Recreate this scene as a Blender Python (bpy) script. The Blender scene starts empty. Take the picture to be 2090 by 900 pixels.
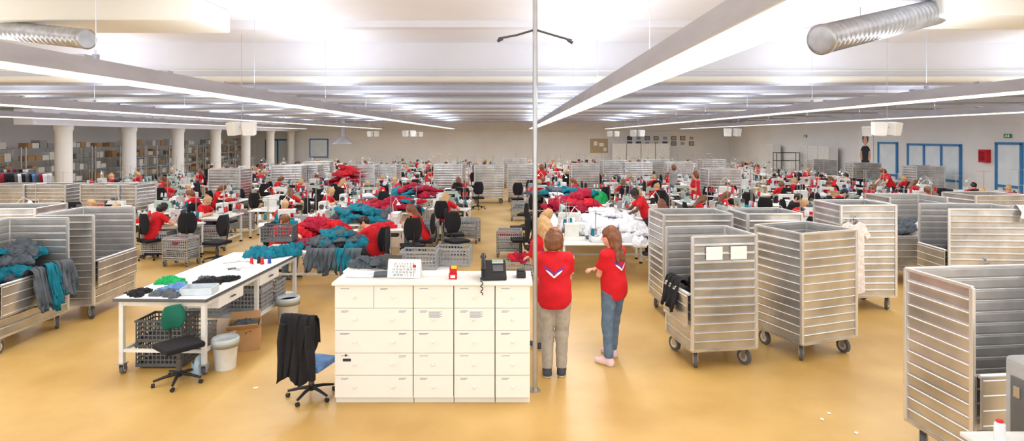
import bpy, bmesh, math, random
import numpy as np
from mathutils import Vector, Matrix, Euler, noise
from mathutils.bvhtree import BVHTree
random.seed(7); np.random.seed(7)
SC=bpy.context.scene
COL=SC.collection
CH=2.83; F=1200.0
def fl(u,v,z=0.0):
    y=F*(CH-z)/(v-280.0); return ((u-1045.0)/F*y, y)
def lin(c):
    c=c/255.0
    return c/12.92 if c<=0.04045 else ((c+0.055)/1.055)**2.4
# ---------------------------------------------------------------- materials
def mat(name,rgb,rough=.6,metal=0.0,var=.08,scale=6.0,bump=0.0,bscale=60.0,emit=0.0,rgb2=None,coat=0.0,stretch=None):
    m=bpy.data.materials.new(name); m.use_nodes=True
    nt=m.node_tree; b=nt.nodes['Principled BSDF']
    tc=nt.nodes.new('ShaderNodeTexCoord'); n=nt.nodes.new('ShaderNodeTexNoise')
    n.inputs['Scale'].default_value=scale; n.inputs['Detail'].default_value=5
    src=tc.outputs['Object']
    if stretch:
        mp=nt.nodes.new('ShaderNodeMapping'); mp.inputs['Scale'].default_value=stretch
        nt.links.new(src,mp.inputs['Vector']); src=mp.outputs['Vector']
    nt.links.new(src,n.inputs['Vector'])
    r=nt.nodes.new('ShaderNodeValToRGB')
    c=[lin(x) for x in rgb]
    c2=[lin(x) for x in rgb2] if rgb2 else [min(1,x*(1+var)) for x in c]
    r.color_ramp.elements[0].color=(*[x*(1-var) for x in c],1); r.color_ramp.elements[1].color=(*c2,1)
    r.color_ramp.elements[0].position=.35; r.color_ramp.elements[1].position=.65
    nt.links.new(n.outputs['Fac'],r.inputs['Fac']); nt.links.new(r.outputs['Color'],b.inputs['Base Color'])
    b.inputs['Roughness'].default_value=rough; b.inputs['Metallic'].default_value=metal
    if coat: b.inputs['Coat Weight'].default_value=coat; b.inputs['Coat Roughness'].default_value=.25
    if emit:
        b.inputs['Emission Color'].default_value=(*c,1); b.inputs['Emission Strength'].default_value=emit
    if bump:
        n2=nt.nodes.new('ShaderNodeTexNoise'); n2.inputs['Scale'].default_value=bscale
        nt.links.new(src,n2.inputs['Vector'])
        bp=nt.nodes.new('ShaderNodeBump'); bp.inputs['Strength'].default_value=bump; bp.inputs['Distance'].default_value=.01
        nt.links.new(n2.outputs['Fac'],bp.inputs['Height']); nt.links.new(bp.outputs['Normal'],b.inputs['Normal'])
    return m
M={}
M['floor']=mat('ochre_epoxy',(200,158,84),.42,0,.09,.8,rgb2=(216,178,106),coat=.15)
M['wall']=mat('wall_paint',(238,237,235),.8,0,.03,.6)
M['ceil']=mat('ceiling_paint',(243,244,250),.85,0,.02,.5)
M['beam']=mat('beam_paint',(234,235,243),.8,0,.03,.8)
M['cream']=mat('soffit_paint',(240,238,228),.8,0,.02,.8)
M['pipe']=mat('pipe_paint',(184,188,204),.4,.1,.05)
M['galv']=mat('galvanised',(190,190,198),.42,.3,.08,5,stretch=(1,.2,1))
M['duct']=mat('spiral_duct',(188,190,194),.3,.7,.12,5)
M['diff']=mat('lamp_diffuser',(255,252,240),.5,0,.01,emit=1.4)
M['alu']=mat('aluminium_sheet',(184,183,182),.27,.82,.18,2.2,rgb2=(214,213,212),bump=.12,bscale=9)
M['alur']=mat('aluminium_rib',(226,226,225),.28,.7,.05)
M['alud']=mat('aluminium_inside',(188,187,186),.36,.7,.12,4)
M['steel']=mat('brushed_steel',(190,190,190),.28,.9,.06)
M['chrome']=mat('dark_steel',(95,96,100),.4,.7,.08)
M['rub']=mat('grey_rubber',(92,92,96),.7,0,.1)
M['blk']=mat('black_plastic',(26,26,29),.5,0,.1)
M['blkf']=mat('black_fabric',(22,22,27),.9,0,.15,30,bump=.3,bscale=200)
M['white']=mat('white_laminate',(244,244,241),.4,0,.02,2)
M['cab']=mat('cream_lacquer',(240,238,230),.5,0,.02,2)
M['cabd']=mat('cream_lacquer_front',(243,242,235),.45,0,.015,2)
M['mach']=mat('machine_enamel',(226,228,223),.35,0,.05,8)
M['machg']=mat('machine_green_enamel',(176,196,184),.4,0,.05,8)
M['grey']=mat('grey_plastic',(160,162,164),.5,0,.07)
M['dgrey']=mat('dark_grey_plastic',(92,94,96),.55,0,.08)
M['card']=mat('cardboard',(190,150,105),.85,0,.08,4)
M['tape']=mat('parcel_tape',(165,120,75),.4)
M['red']=mat('red_jersey',(208,14,30),.85,0,.12,9,bump=.2,bscale=150)
M['crim']=mat('crimson_cloth',(166,8,48),.85,0,.25,7,bump=.3,bscale=90)
M['redc']=mat('bright_red_cloth',(204,18,38),.85,0,.2,7,bump=.3,bscale=90)
M['teal']=mat('teal_cloth',(0,116,136),.85,0,.25,7,bump=.3,bscale=90)
M['dgc']=mat('charcoal_cloth',(86,94,102),.9,0,.25,7,bump=.3,bscale=90)
M['wcl']=mat('white_cloth',(224,224,229),.85,0,.07,7,bump=.3,bscale=90)
M['gcl']=mat('green_cloth',(0,160,84),.85,0,.15,7,bump=.3,bscale=90)
M['bcl']=mat('blue_cloth',(96,136,188),.85,0,.2,7,bump=.3,bscale=90)
M['pbag']=mat('pale_blue_film',(176,204,226),.3,0,.1,7)
M['jean']=mat('denim',(98,120,144),.9,0,.2,14,bump=.3,bscale=220)
M['beige']=mat('beige_trousers',(176,168,156),.9,0,.12,14,bump=.3,bscale=160)
M['dark']=mat('dark_trousers',(44,46,56),.9,0,.12,14)
M['gtee']=mat('grey_shirt',(150,150,150),.9,0,.1,14)
M['pink']=mat('pink_sneaker',(238,204,210),.7)
M['sole']=mat('shoe_sole',(238,236,232),.7)
M['shoe']=mat('dark_shoe',(60,66,78),.7)
M['skin']=mat('skin_light',(226,170,142),.55,0,.06,12)
M['skind']=mat('skin_dark',(100,64,46),.55,0,.08,12)
M['eye']=mat('eye_dark',(40,30,26),.2)
M['hbr']=mat('brown_hair',(120,74,46),.5,0,.35,30,stretch=(4,4,.6))
M['hbl']=mat('blonde_hair',(198,158,108),.5,0,.25,30,stretch=(4,4,.6))
M['hbk']=mat('black_hair',(26,22,22),.5,0,.3,30,stretch=(4,4,.6))
M['hgr']=mat('grey_hair',(170,160,150),.6,0,.25,30,stretch=(4,4,.6))
M['lblue']=mat('logo_blue',(70,70,190),.7)
M['lwhite']=mat('logo_white',(245,245,245),.7)
M['paper']=mat('paper',(246,246,244),.8,0,.01)
M['ink']=mat('blue_ink',(120,126,166),.8)
M['inkk']=mat('black_ink',(50,50,55),.8)
M['blue']=mat('blue_door_paint',(50,128,188),.45)
M['glass']=mat('bright_glass',(228,238,244),.1,0,.04,2)
M['yel']=mat('yellow_plastic',(235,200,40),.5)
M['rplas']=mat('red_plastic',(205,25,30),.45)
M['gplas']=mat('green_plastic',(40,150,90),.5)
M['green']=mat('green_upholstery',(24,112,92),.8)
M['clear']=mat('translucent_box',(196,206,212),.25)
M['bwht']=mat('bin_white',(226,226,222),.5)
M['speck']=mat('speckled_white_cloth',(234,222,218),.85,0,.04,26,rgb2=(250,249,247),bump=.2)
M['board']=mat('pinboard',(190,170,135),.9)
M['navy']=mat('navy_plastic',(40,70,150),.6)
# ---------------------------------------------------------------- mesh builder
class MB:
    def __init__(s): s.v=[];s.f=[];s.m=[];s.sm=[]
    def add(s,vs,fs,m=0,sm=False):
        o=len(s.v); s.v+= [tuple(v) for v in vs]
        for f in fs: s.f.append(tuple(i+o for i in f)); s.m.append(m); s.sm.append(sm)
    def box(s,c,d,m=0,R=None):
        x,y,z=d[0]/2,d[1]/2,d[2]/2
        vs=[Vector((a*x,b*y,e*z)) for a in(-1,1) for b in(-1,1) for e in(-1,1)]
        if R is not None: vs=[R@v for v in vs]
        C=Vector(c); vs=[v+C for v in vs]
        s.add(vs,[(0,1,3,2),(4,6,7,5),(0,4,5,1),(2,3,7,6),(0,2,6,4),(1,5,7,3)],m); return s
    def cyl(s,a,b,r0,r1=None,n=12,m=0,cap=True,sm=True):
        r1=r0 if r1 is None else r1
        a=Vector(a);b=Vector(b);d=(b-a).normalized()
        u=d.orthogonal().normalized();w=d.cross(u)
        vs=[];
        for p,r in((a,r0),(b,r1)):
            for i in range(n):
                t=2*math.pi*i/n; vs.append(p+u*math.cos(t)*r+w*math.sin(t)*r)
        s.add(vs,[(i,(i+1)%n,n+(i+1)%n,n+i) for i in range(n)],m,sm)
        if cap: s.add(vs,[tuple(range(n-1,-1,-1)),tuple(range(n,2*n))],m)
        return s
    def tube(s,pts,r,n=8,m=0):
        pts=[Vector(p) for p in pts]; K=len(pts); vs=[]
        prev=None
        for i,p in enumerate(pts):
            t=pts[min(i+1,K-1)]-pts[max(i-1,0)]
            t.normalize()
            if prev is None: u=t.orthogonal().normalized()
            else:
                u=prev-t*prev.dot(t)
                u=u.normalized() if u.length>1e-5 else t.orthogonal().normalized()
            prev=u; w=t.cross(u)
            rr=r[i] if isinstance(r,(list,tuple)) else r
            for k in range(n):
                a=2*math.pi*k/n; vs.append(p+u*math.cos(a)*rr+w*math.sin(a)*rr)
        fs=[]
        for i in range(K-1):
            j=i+1
            for k in range(n): fs.append((i*n+k,i*n+(k+1)%n,j*n+(k+1)%n,j*n+k))
        s.add(vs,fs,m,True)
        s.add(vs,[tuple(range(n-1,-1,-1)),tuple(range((K-1)*n,K*n))],m)
        return s
    def lathe(s,prof,c=(0,0,0),n=20,m=0,sm=True):
        vs=[];
        for r,z in prof:
            for i in range(n):
                t=2*math.pi*i/n; vs.append((c[0]+r*math.cos(t),c[1]+r*math.sin(t),c[2]+z))
        fs=[]
        for j in range(len(prof)-1):
            for i in range(n): fs.append((j*n+i,j*n+(i+1)%n,(j+1)*n+(i+1)%n,(j+1)*n+i))
        s.add(vs,fs,m,sm); s.add(vs,[tuple(range(n-1,-1,-1)),tuple(range((len(prof)-1)*n,len(prof)*n))],m)
        return s
    def ext(s,poly,y0,y1,m=0):
        n=len(poly); vs=[(p[0],y0,p[1]) for p in poly]+[(p[0],y1,p[1]) for p in poly]
        s.add(vs,[tuple(range(n)),tuple(range(2*n-1,n-1,-1))]+[(i,n+i,n+(i+1)%n,(i+1)%n) for i in range(n)],m); return s
    def mesh(s,name,mats,bevel=0,seg=2,rec=True):
        me=bpy.data.meshes.new(name); me.from_pydata(s.v,[],s.f)
        me.polygons.foreach_set('material_index',s.m); me.polygons.foreach_set('use_smooth',s.sm)
        if not isinstance(mats,(list,tuple)): mats=[mats]
        for m in mats: me.materials.append(M[m] if isinstance(m,str) else m)
        if bevel or rec:
            bm=bmesh.new(); bm.from_mesh(me)
            if bevel:
                es=[e for e in bm.edges if e.is_manifold and e.calc_face_angle(0)>.6]
                bmesh.ops.bevel(bm,geom=es,offset=bevel,segments=seg,affect='EDGES',profile=.6,clamp_overlap=True)
            if rec: bmesh.ops.recalc_face_normals(bm,faces=bm.faces)
            bm.to_mesh(me); bm.free()
        me.update(); return me
def P(name,mesh,loc=(0,0,0),rot=(0,0,0),subs=(),label=None,scale=None):
    return dict(name=name,mesh=mesh,loc=loc,rot=rot,subs=subs,label=label,scale=scale)
def setp(o,label,cat,group=None):
    o['label']=label; o['category']=cat
    if group: o['group']=group
def addpart(p,parent):
    o=bpy.data.objects.new(p['name'],p['mesh']); o.parent=parent
    o.location=p['loc']; o.rotation_euler=p['rot']
    if p['scale']: o.scale=p['scale']
    if p['label']: o['label']=p['label']
    COL.objects.link(o)
    for q in p['subs']: addpart(q,o)
    return o
def place(name,parts,loc,rot=0,label='',cat='',group=None,scale=None):
    e=bpy.data.objects.new(name,None); e.empty_display_size=.1
    e.location=loc; e.rotation_euler=(0,0,math.radians(rot)) if not isinstance(rot,tuple) else rot
    if scale: e.scale=scale if isinstance(scale,tuple) else (scale,)*3
    COL.objects.link(e); setp(e,label,cat,group)
    for p in parts: addpart(p,e)
    return e
def single(name,mesh,loc,rot=0,label='',cat='',group=None,scale=None):
    o=bpy.data.objects.new(name,mesh); o.location=loc
    o.rotation_euler=(0,0,math.radians(rot)) if not isinstance(rot,tuple) else rot
    if scale: o.scale=scale if isinstance(scale,tuple) else (scale,)*3
    COL.objects.link(o); setp(o,label,cat,group); return o
def struct(name,mb,mats,**k):
    o=bpy.data.objects.new(name,mb.mesh(name,mats,**k)); o['kind']='structure'; COL.objects.link(o); return o
_var={}
def variant(me,mt,slot=0):
    k=(me.name,mt,slot)
    if k not in _var:
        c=me.copy(); c.materials[slot]=M[mt]; _var[k]=c
    return _var[k]
def merge(items,name):
    vs=[];fs=[];mi=[];sm=[];mats=[]
    for me,T in items:
        o=len(vs)
        vs+= [tuple(T@v.co) for v in me.vertices]
        mm=[]
        for m in me.materials:
            if m not in mats: mats.append(m)
            mm.append(mats.index(m))
        for f in me.polygons:
            fs.append([o+i for i in f.vertices]); mi.append(mm[f.material_index]); sm.append(f.use_smooth)
    me=bpy.data.meshes.new(name); me.from_pydata(vs,[],fs)
    for m in mats: me.materials.append(m)
    me.polygons.foreach_set('material_index',mi); me.polygons.foreach_set('use_smooth',sm); me.update()
    return me
def flat(parts,name):
    it=[]
    def rec(p,MW):
        T=MW@Matrix.Translation(p['loc'])@Euler(p['rot']).to_matrix().to_4x4()
        if p['scale']: T=T@Matrix.Diagonal((*p['scale'],1))
        it.append((p['mesh'],T))
        for q in p['subs']: rec(q,T)
    for p in parts: rec(p,Matrix.Identity(4))
    return merge(it,name)
# ---------------------------------------------------------------- room
XL,XR,YB,YF,ZC=-23.0,18.5,50.0,-3.0,5.3
struct('floor',MB().box(((XL+XR)/2,(YB+YF)/2,-.1),(XR-XL+.6,YB-YF+.6,.2)),'floor')
struct('ceiling',MB().box(((XL+XR)/2,(YB+YF)/2,ZC+.1),(XR-XL+.6,YB-YF+.6,.2)),'ceil')
struct('wall_back',MB().box(((XL+XR)/2,YB+.15,ZC/2),(XR-XL+.6,.3,ZC)),'wall')
struct('wall_left',MB().box((XL-.15,(YB+YF)/2,ZC/2),(.3,YB-YF,ZC)),'wall')
struct('wall_right',MB().box((XR+.15,(YB+YF)/2,ZC/2),(.3,YB-YF,ZC)),'wall')
struct('baseboard_back',MB().box(((XL+XR)/2,YB-.012,.06),(XR-XL-.1,.02,.12)),'grey')
struct('baseboard_right',MB().box((XR-.012,(YB+YF)/2,.06),(.02,YB-YF-.2,.12)),'grey')
n=1
for i in range(8):
    y=15.6+4.4*i
    struct('trim_%d'%n,MB().box(((XL+XR)/2,y,(4.25+ZC)/2),(XR-XL,.5,ZC-4.25)),'beam'); n+=1
    struct('trim_%d'%n,MB().cyl((XL,y-.42,4.33),(XR,y-.42,4.33),.085,n=12).cyl((XL,y-.36,4.55),(XR,y-.36,4.55),.025,n=8),'beam' if i%2 else 'cream'); n+=1
    struct('trim_%d'%n,MB().cyl((XL,y-.30,4.20),(XR,y-.30,4.20),.028,n=8).cyl((XL,y+.9,4.05),(XR,y+.9,4.05),.03,n=8),'pipe'); n+=1
    struct('trim_%d'%n,MB().box(((XL+XR)/2,y+2.2,4.55),(XR-XL,.22,.28)),'cream'); n+=1
for i,yy in enumerate((9.5,12.6)):
    struct('trim_%d'%n,MB().box(((XL+XR)/2,yy,5.23),(XR-XL,.3,.14)),'beam'); n+=1
struct('trim_%d'%n,MB().box((12.9,10.85,5.12),(10.8,1.3,.36)),'cream',bevel=.05); n+=1
struct('trim_%d'%n,MB().box((-13.8,10.85,5.08),(16.6,1.3,.44)),'cream',bevel=.05); n+=1
struct('trim_%d'%n,MB().box(((XL+XR)/2,YB-.25,4.35),(XR-XL,.5,1.9)),'beam'); n+=1
colm=MB().lathe([(.3,0),(.3,3.1),(.34,3.14),(.34,3.3)],n=28).mesh('column','wall',rec=True)
for i in range(7):
    o=bpy.data.objects.new('trim_%d'%n,colm); n+=1; o['kind']='structure'
    o.location=(-18.3,24+4.1*i,0); COL.objects.link(o)
struct('trim_%d'%n,MB().box((-18.3,(22+YB)/2,3.6),(.7,YB-22,.6)),'beam'); n+=1
def blue_opening(name,y0,y1,z0,z1,cols):
    b=MB(); t=.09
    for yy in [y0+(y1-y0)*k/cols for k in range(cols+1)]: b.box((XR-.04,yy,(z0+z1)/2),(.08,t,z1-z0))
    b.box((XR-.04,(y0+y1)/2,z1),(.08,y1-y0+t,t)).box((XR-.04,(y0+y1)/2,z0+t/2),(.08,y1-y0,t))
    b.box((XR-.04,(y0+y1)/2,1.0),(.06,y1-y0,t))
    b.box((XR-.02,(y0+y1)/2,(z0+z1)/2),(.03,y1-y0,z1-z0),1)
    struct(name,b,['blue','glass'])
blue_opening('door_1',28.2,29.6,0,2.55,1)
blue_opening('window_1',24.2,27.4,.2,2.5,3)
blue_opening('door_2',21.3,22.4,0,2.6,1)
b=MB();
for x in(-20.9,-19.9,-18.6): b.box((x,YB-.05,1.3),(.12,.08,2.6))
b.box((-19.75,YB-.05,2.6),(2.4,.08,.12)).box((-19.75,YB-.03,1.3),(2.3,.03,2.6),1); struct('door_3',b,['blue','glass'])
b=MB(); b.box((-16.4,YB-.05,1.9),(1.6,.08,1.6)).box((-16.4,YB-.1,1.9),(1.4,.03,1.4),1); struct('window_2',b,['blue','glass'])
# ---------------------------------------------------------------- ceiling lights
def light_line(x,y0,y1,w=.36,zb=3.5,hang=4):
    L=y1-y0; cy=(y0+y1)/2
    h=MB(); h.box((0,0,.10),(.16,L,.14)).box((0,0,.03),(w,L,.05))
    h.box((-w/2-.02,0,.075),(.03,L,.17)).box((w/2+.02,0,.075),(.03,L,.17))
    for k in range(int(L/1.5)):
        yy=-L/2+.75+1.5*k; h.box((0,yy,.19),(.2,.12,.03))
    d=MB()
    for k in range(int(L/1.5)):
        yy=-L/2+.75+1.5*k; d.box((0,yy,-.015),(w-.02,1.46,.04))
    parts=[P('housing',h.mesh('housing','galv')),P('diffuser',d.mesh('diffuser','diff'))]
    wm=MB().cyl((0,0,.2),(0,0,ZC-zb),.003,n=6).box((0,0,.22),(.05,.05,.05)).mesh('hanger','pipe')
    for k in range(int(L/hang)): parts.append(P('hanger',wm,(0,-L/2+1.5+hang*k,0)))
    place('ceiling_light',parts,(x,cy,zb),0,'long grey suspended fluorescent light line with white diffuser','ceiling light','ceiling light lines')
    for nm,z,rx,e in(('down',zb-.06,0,11.5*L),('up',zb+.3,math.pi,12.5*L)):  # down lamps match the diffusers; up lamps are added to brighten the ceiling
        ld=bpy.data.lights.new('fluorescent_and_added_uplight','AREA'); ld.shape='RECTANGLE'; ld.size=w; ld.size_y=L; ld.energy=e; ld.color=(.98,.99,1) if nm=='down' else (.88,.93,1)
        o=bpy.data.objects.new('fluorescent_and_added_uplight',ld); o.location=(x,cy,z); o.rotation_euler=(rx,0,0); COL.objects.link(o)
for x in(-16.2,-10.3,-4.6,7.4,13.3): light_line(x,1.0,46.5,w=.32)
light_line(1.52,1.0,46.5,w=.38)
W=bpy.data.worlds.new('world'); SC.world=W; W.use_nodes=True
W.node_tree.nodes['Background'].inputs[0].default_value=(.96,.98,1,1); W.node_tree.nodes['Background'].inputs[1].default_value=1.75
cd=bpy.data.cameras.new('camera'); cd.sensor_width=36; cd.lens=36*F/2090; cd.shift_y=-170/2090.; cd.clip_end=200
co=bpy.data.objects.new('camera',cd); co.location=(0,0,CH); co.rotation_euler=(math.pi/2,0,0); COL.objects.link(co); SC.camera=co
SC.view_settings.view_transform='Standard'
# ---------------------------------------------------------------- SDF people
def ga(a,b,k):
    if k<=0: return np.minimum(a,b)
    h=np.maximum(k-np.abs(a-b),0)/k
    return np.minimum(a,b)-h*h*k*.25
class E:
    def __init__(s,T,c,r,k=.03,sub=False):
        s.c=np.array(T@Vector(c)); s.R=np.array(T.to_3x3()); s.r=np.array(r,float); s.k=k; s.sub=sub
        m=float(max(r))+.04; s.lo=s.c-m; s.hi=s.c+m
    def d(s,X,Y,Z):
        p=[X-s.c[0],Y-s.c[1],Z-s.c[2]]
        q=[p[0]*s.R[0,i]+p[1]*s.R[1,i]+p[2]*s.R[2,i] for i in range(3)]
        k0=np.sqrt(sum((q[i]/s.r[i])**2 for i in range(3)))+1e-6
        k1=np.sqrt(sum((q[i]/s.r[i]**2)**2 for i in range(3)))+1e-6
        return k0*(k0-1)/k1
class C:
    def __init__(s,a,b,ra,rb=None,k=.02,flat=0):
        s.a=np.array(a,float); s.b=np.array(b,float); s.ra=ra; s.rb=ra if rb is None else rb; s.k=k; s.flat=flat; s.sub=False
        m=max(s.ra,s.rb)+.04; s.lo=np.minimum(s.a,s.b)-m; s.hi=np.maximum(s.a,s.b)+m
    def d(s,X,Y,Z):
        ba=s.b-s.a; L2=ba@ba; L=math.sqrt(L2)
        px,py,pz=X-s.a[0],Y-s.a[1],Z-s.a[2]
        t=(px*ba[0]+py*ba[1]+pz*ba[2])/L2; tc=np.clip(t,0,1)
        d=np.sqrt((px-ba[0]*tc)**2+(py-ba[1]*tc)**2+(pz-ba[2]*tc)**2)-(s.ra+(s.rb-s.ra)*tc)
        if s.flat: d=np.maximum(d,(t-1)*L)
        return d
def nets(prims,vox,name,mats,cuts=(),wr=0,wf=40.,seed=1,zmin=None):
    lo=np.min([p.lo for p in prims],0)-vox*2; hi=np.max([p.hi for p in prims],0)+vox*2
    nn=np.ceil((hi-lo)/vox).astype(int)+1
    ax=[lo[i]+np.arange(nn[i])*vox for i in range(3)]
    Fd=np.full(nn,.5,np.float32)
    for p in [q for q in prims if not q.sub]+[q for q in prims if q.sub]:
        i0=np.maximum(((p.lo-lo)/vox).astype(int),0); i1=np.minimum(((p.hi-lo)/vox).astype(int)+2,nn)
        sl=tuple(slice(i0[i],i1[i]) for i in range(3))
        X=ax[0][sl[0]][:,None,None];Y=ax[1][sl[1]][None,:,None];Z=ax[2][sl[2]][None,None,:]
        d=p.d(X,Y,Z).astype(np.float32)
        if p.sub: Fd[sl]=np.maximum(Fd[sl],-d)
        else: Fd[sl]=ga(Fd[sl],d,p.k)
    X=ax[0][:,None,None];Y=ax[1][None,:,None];Z=ax[2][None,None,:]
    if wr:
        rs=np.random.RandomState(seed); w=0
        for _ in range(4):
            a=rs.randn(3); a/=np.linalg.norm(a); a*=wf*(.6+.8*rs.rand())
            w=w+np.sin(X*a[0]+Y*a[1]+Z*a[2]+rs.rand()*6+2*np.sin(X*a[1]*.5+Z*a[0]*.4))
        Fd=Fd+(wr*.35*w).astype(np.float32)
    for c in cuts: Fd=np.maximum(Fd,(X*c[0]+Y*c[1]+Z*c[2]-c[3]).astype(np.float32))
    if zmin is not None: Fd=np.maximum(Fd,(zmin-Z).astype(np.float32))
    S=Fd<0
    cs=[S[i:nn[0]-1+i,j:nn[1]-1+j,k:nn[2]-1+k] for i in(0,1) for j in(0,1) for k in(0,1)]
    tot=sum(c.astype(np.int8) for c in cs); act=(tot>0)&(tot<8)
    idx=np.full(act.shape,-1,np.int64); ii=np.argwhere(act); idx[act]=np.arange(len(ii))
    acc=np.zeros((len(ii),3));cnt=np.zeros(len(ii))
    corner=[(i,j,k) for i in(0,1) for j in(0,1) for k in(0,1)]
    for a in corner:
        for ax_ in range(3):
            if a[ax_]==0:
                bb=list(a); bb[ax_]=1
                fa=Fd[ii[:,0]+a[0],ii[:,1]+a[1],ii[:,2]+a[2]]; fb=Fd[ii[:,0]+bb[0],ii[:,1]+bb[1],ii[:,2]+bb[2]]
                m=(fa<0)!=(fb<0); t=np.where(m,fa/(fa-fb+1e-12),0)
                pt=np.array(a,float)[None]+np.zeros((len(ii),3)); pt[:,ax_]+=t
                acc+=pt*m[:,None]; cnt+=m
    V=(ii+acc/np.maximum(cnt,1)[:,None])*vox+lo
    quads=[]
    for axx in range(3):
        s0=[slice(None)]*3; s1=[slice(None)]*3; s0[axx]=slice(0,-1); s1[axx]=slice(1,None)
        A=S[tuple(s0)];B=S[tuple(s1)]; e=np.argwhere(A!=B)
        if len(e)==0: continue
        o=[i for i in range(3) if i!=axx]
        ok=(e[:,o[0]]>0)&(e[:,o[1]]>0); e=e[ok]
        def g(d0,d1):
            q=e.copy(); q[:,o[0]]+=d0; q[:,o[1]]+=d1
            q=np.minimum(q,np.array(act.shape)-1); return idx[q[:,0],q[:,1],q[:,2]]
        Q=np.stack([g(-1,-1),g(0,-1),g(0,0),g(-1,0)],1)
        fl_=A[e[:,0],e[:,1],e[:,2]]
        if axx==1: fl_=~fl_
        Q[~fl_]=Q[~fl_][:,::-1]
        quads.append(Q[(Q>=0).all(1)])
    Q=np.concatenate(quads)
    me=bpy.data.meshes.new(name); me.from_pydata(V.tolist(),[],Q.tolist())
    for m in mats: me.materials.append(M[m])
    me.polygons.foreach_set('use_smooth',[True]*len(me.polygons)); me.update(); return me
def ik(a,c,l1,l2,pole):
    a=Vector(a);c=Vector(c); d=c-a; L=min(d.length,(l1+l2)*.99); dn=d.normalized(); c=a+dn*L
    x=(l1*l1-l2*l2+L*L)/(2*L); h=math.sqrt(max(l1*l1-x*x,0)); p=Vector(pole); p=(p-dn*p.dot(dn)).normalized()
    return a+dn*x+p*h,c
def person_template(nm,vox,seated=False,pitch=0,hpitch=0,hyaw=0,roll=0,hands=None,poles=None,fdir=None,knees=None,ankles=None,woman=True,hairs=('bob',)):
    sh=Vector((0,0,-.37)) if seated else Vector((0,0,0))
    piv=Vector((0,0,.95))
    T=Matrix.Translation(sh+piv)@Euler((math.radians(pitch),math.radians(roll),0)).to_matrix().to_4x4()@Matrix.Translation(-piv)
    T0=Matrix.Translation(sh); npv=Vector((0,.01,1.45))
    H=T@Matrix.Translation(npv)@Euler((math.radians(hpitch),0,math.radians(hyaw)),'XYZ').to_matrix().to_4x4()@Matrix.Translation(-npv)
    kn=knees or (((.11,-.42,.56),(-.11,-.42,.56)) if seated else ((.09,-.015,.49),(-.09,-.015,.49)))
    an=ankles or (((.12,-.36,.085),(-.12,-.36,.085)) if seated else ((.10,.02,.085),(-.10,.02,.085)))
    hips=[T0@Vector((s*.085,0,.90)) for s in(1,-1)]
    shs=[T@Vector((s*.165,.005,1.375)) for s in(1,-1)]
    B=[];SH=[];TR=[]
    for arr,g,kk in((B,0,.04),(SH,.026,.05)):
        arr+= [E(T,(0,.0,1.27),(.148+g,.098+g,.165+g),kk),E(T,(0,0,1.08),(.13+g*1.4,.092+g*1.3,.17+g),.06),
               C(T@Vector((-.13,.005,1.375)),T@Vector((.13,.005,1.375)),.05+g*.5,k=kk)]
        arr+= [C(T@Vector((0,.01,1.36)),T@Vector((0,.012,1.43)),.065+g*.3,.05+g*.3,k=.04)]
        if woman: arr+=[E(T,(s*.062,-.082,1.235),(.056+g*.6,.05+g*.6,.056+g*.6),.04) for s in(1,-1)]
    B+=[E(T0 if seated else T,(0,.01,.93),(.155,.11,.12),.05)]
    SH+=[E(T,(0,.01,.92),(.186,.142,.20),.08)]
    TR+=[E(T0,(0,.014,.915),(.172,.128,.13),.05)]
    B+=[C(T@Vector((0,.015,1.38)),H@Vector((0,.005,1.52)),.052,.05,k=.03),
        E(H,(0,.005,1.60),(.075,.094,.105),.02),E(H,(0,-.03,1.53),(.054,.06,.062),.04),
        C(H@Vector((0,-.088,1.60)),H@Vector((0,-.106,1.567)),.008,.014,k=.012),
        E(H,(0,-.082,1.545),(.028,.014,.012),.012),E(H,(0,-.075,1.51),(.022,.02,.018),.015),
        E(H,(.075,.008,1.575),(.012,.02,.032),.008),E(H,(-.075,.008,1.575),(.012,.02,.032),.008)]
    shoes=[]
    for i,s in enumerate((1,-1)):
        h=hips[i];k_=Vector(kn[i]);a=Vector(an[i])
        c0=k_.lerp(a,.3)
        B+=[C(h,k_,.074,.046,k=.02),C(k_,c0,.044,.044,k=.015),C(c0,a,.042,.032,k=.015)]
        TR+=[C(h,k_,.098,.070,k=.03),C(k_,a.lerp(k_,.03),.069,.054,k=.02,flat=1)]
        fd=Vector((s*.12,-1,0)).normalized()
        B+=[C(a+Vector((0,.012,-.035)),a+fd*.11+Vector((0,0,-.055)),.022,.015,k=.01)]
        he=a+Vector((0,.025,-.045)); to=a+fd*.165+Vector((0,0,-.052))
        S=[C(he,to,.044,.035,k=.02),C(a+Vector((0,.012,-.005)),he,.045,.042,k=.02),C(a+fd*.02+Vector((0,0,-.018)),a+fd*.1+Vector((0,0,-.043)),.044,.040,k=.02)]
        zf=a.z-.085
        me=nets(S,.008,'shoe',['shoe','sole'],zmin=zf)
        for p in me.polygons:
            if p.center.z<zf+.025: p.material_index=1
        shoes.append(me)
    hands=hands or ((.24,-.02,.78),(-.24,-.02,.78)); poles=poles or ((.3,1,0),(-.3,1,0))
    fdir=fdir or ((0,-.15,-1),(0,-.15,-1))
    for i,s in enumerate((1,-1)):
        S0=shs[i]; el,wr=ik(S0,hands[i],.285,.25,poles[i])
        B+=[C(S0,el,.046,.037,k=.03),C(el,el.lerp(wr,.35),.037,.038,k=.02),C(el.lerp(wr,.35),wr,.037,.024,k=.02)]
        SH+=[C(S0-(S0-(T@Vector((0,0,1.3)))).normalized()*.02,S0.lerp(el,.66),.064,.066,k=.04,flat=1)]
        d=Vector(fdir[i]).normalized(); out=Vector((s,0,0))
        if abs(d.dot(out))>.8: out=Vector((0,0,1))
        nrm=Vector((0,0,1)) if abs(d.z)<.7 else out
        nrm=(nrm-d*nrm.dot(d)).normalized(); side=d.cross(nrm).normalized()
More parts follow.
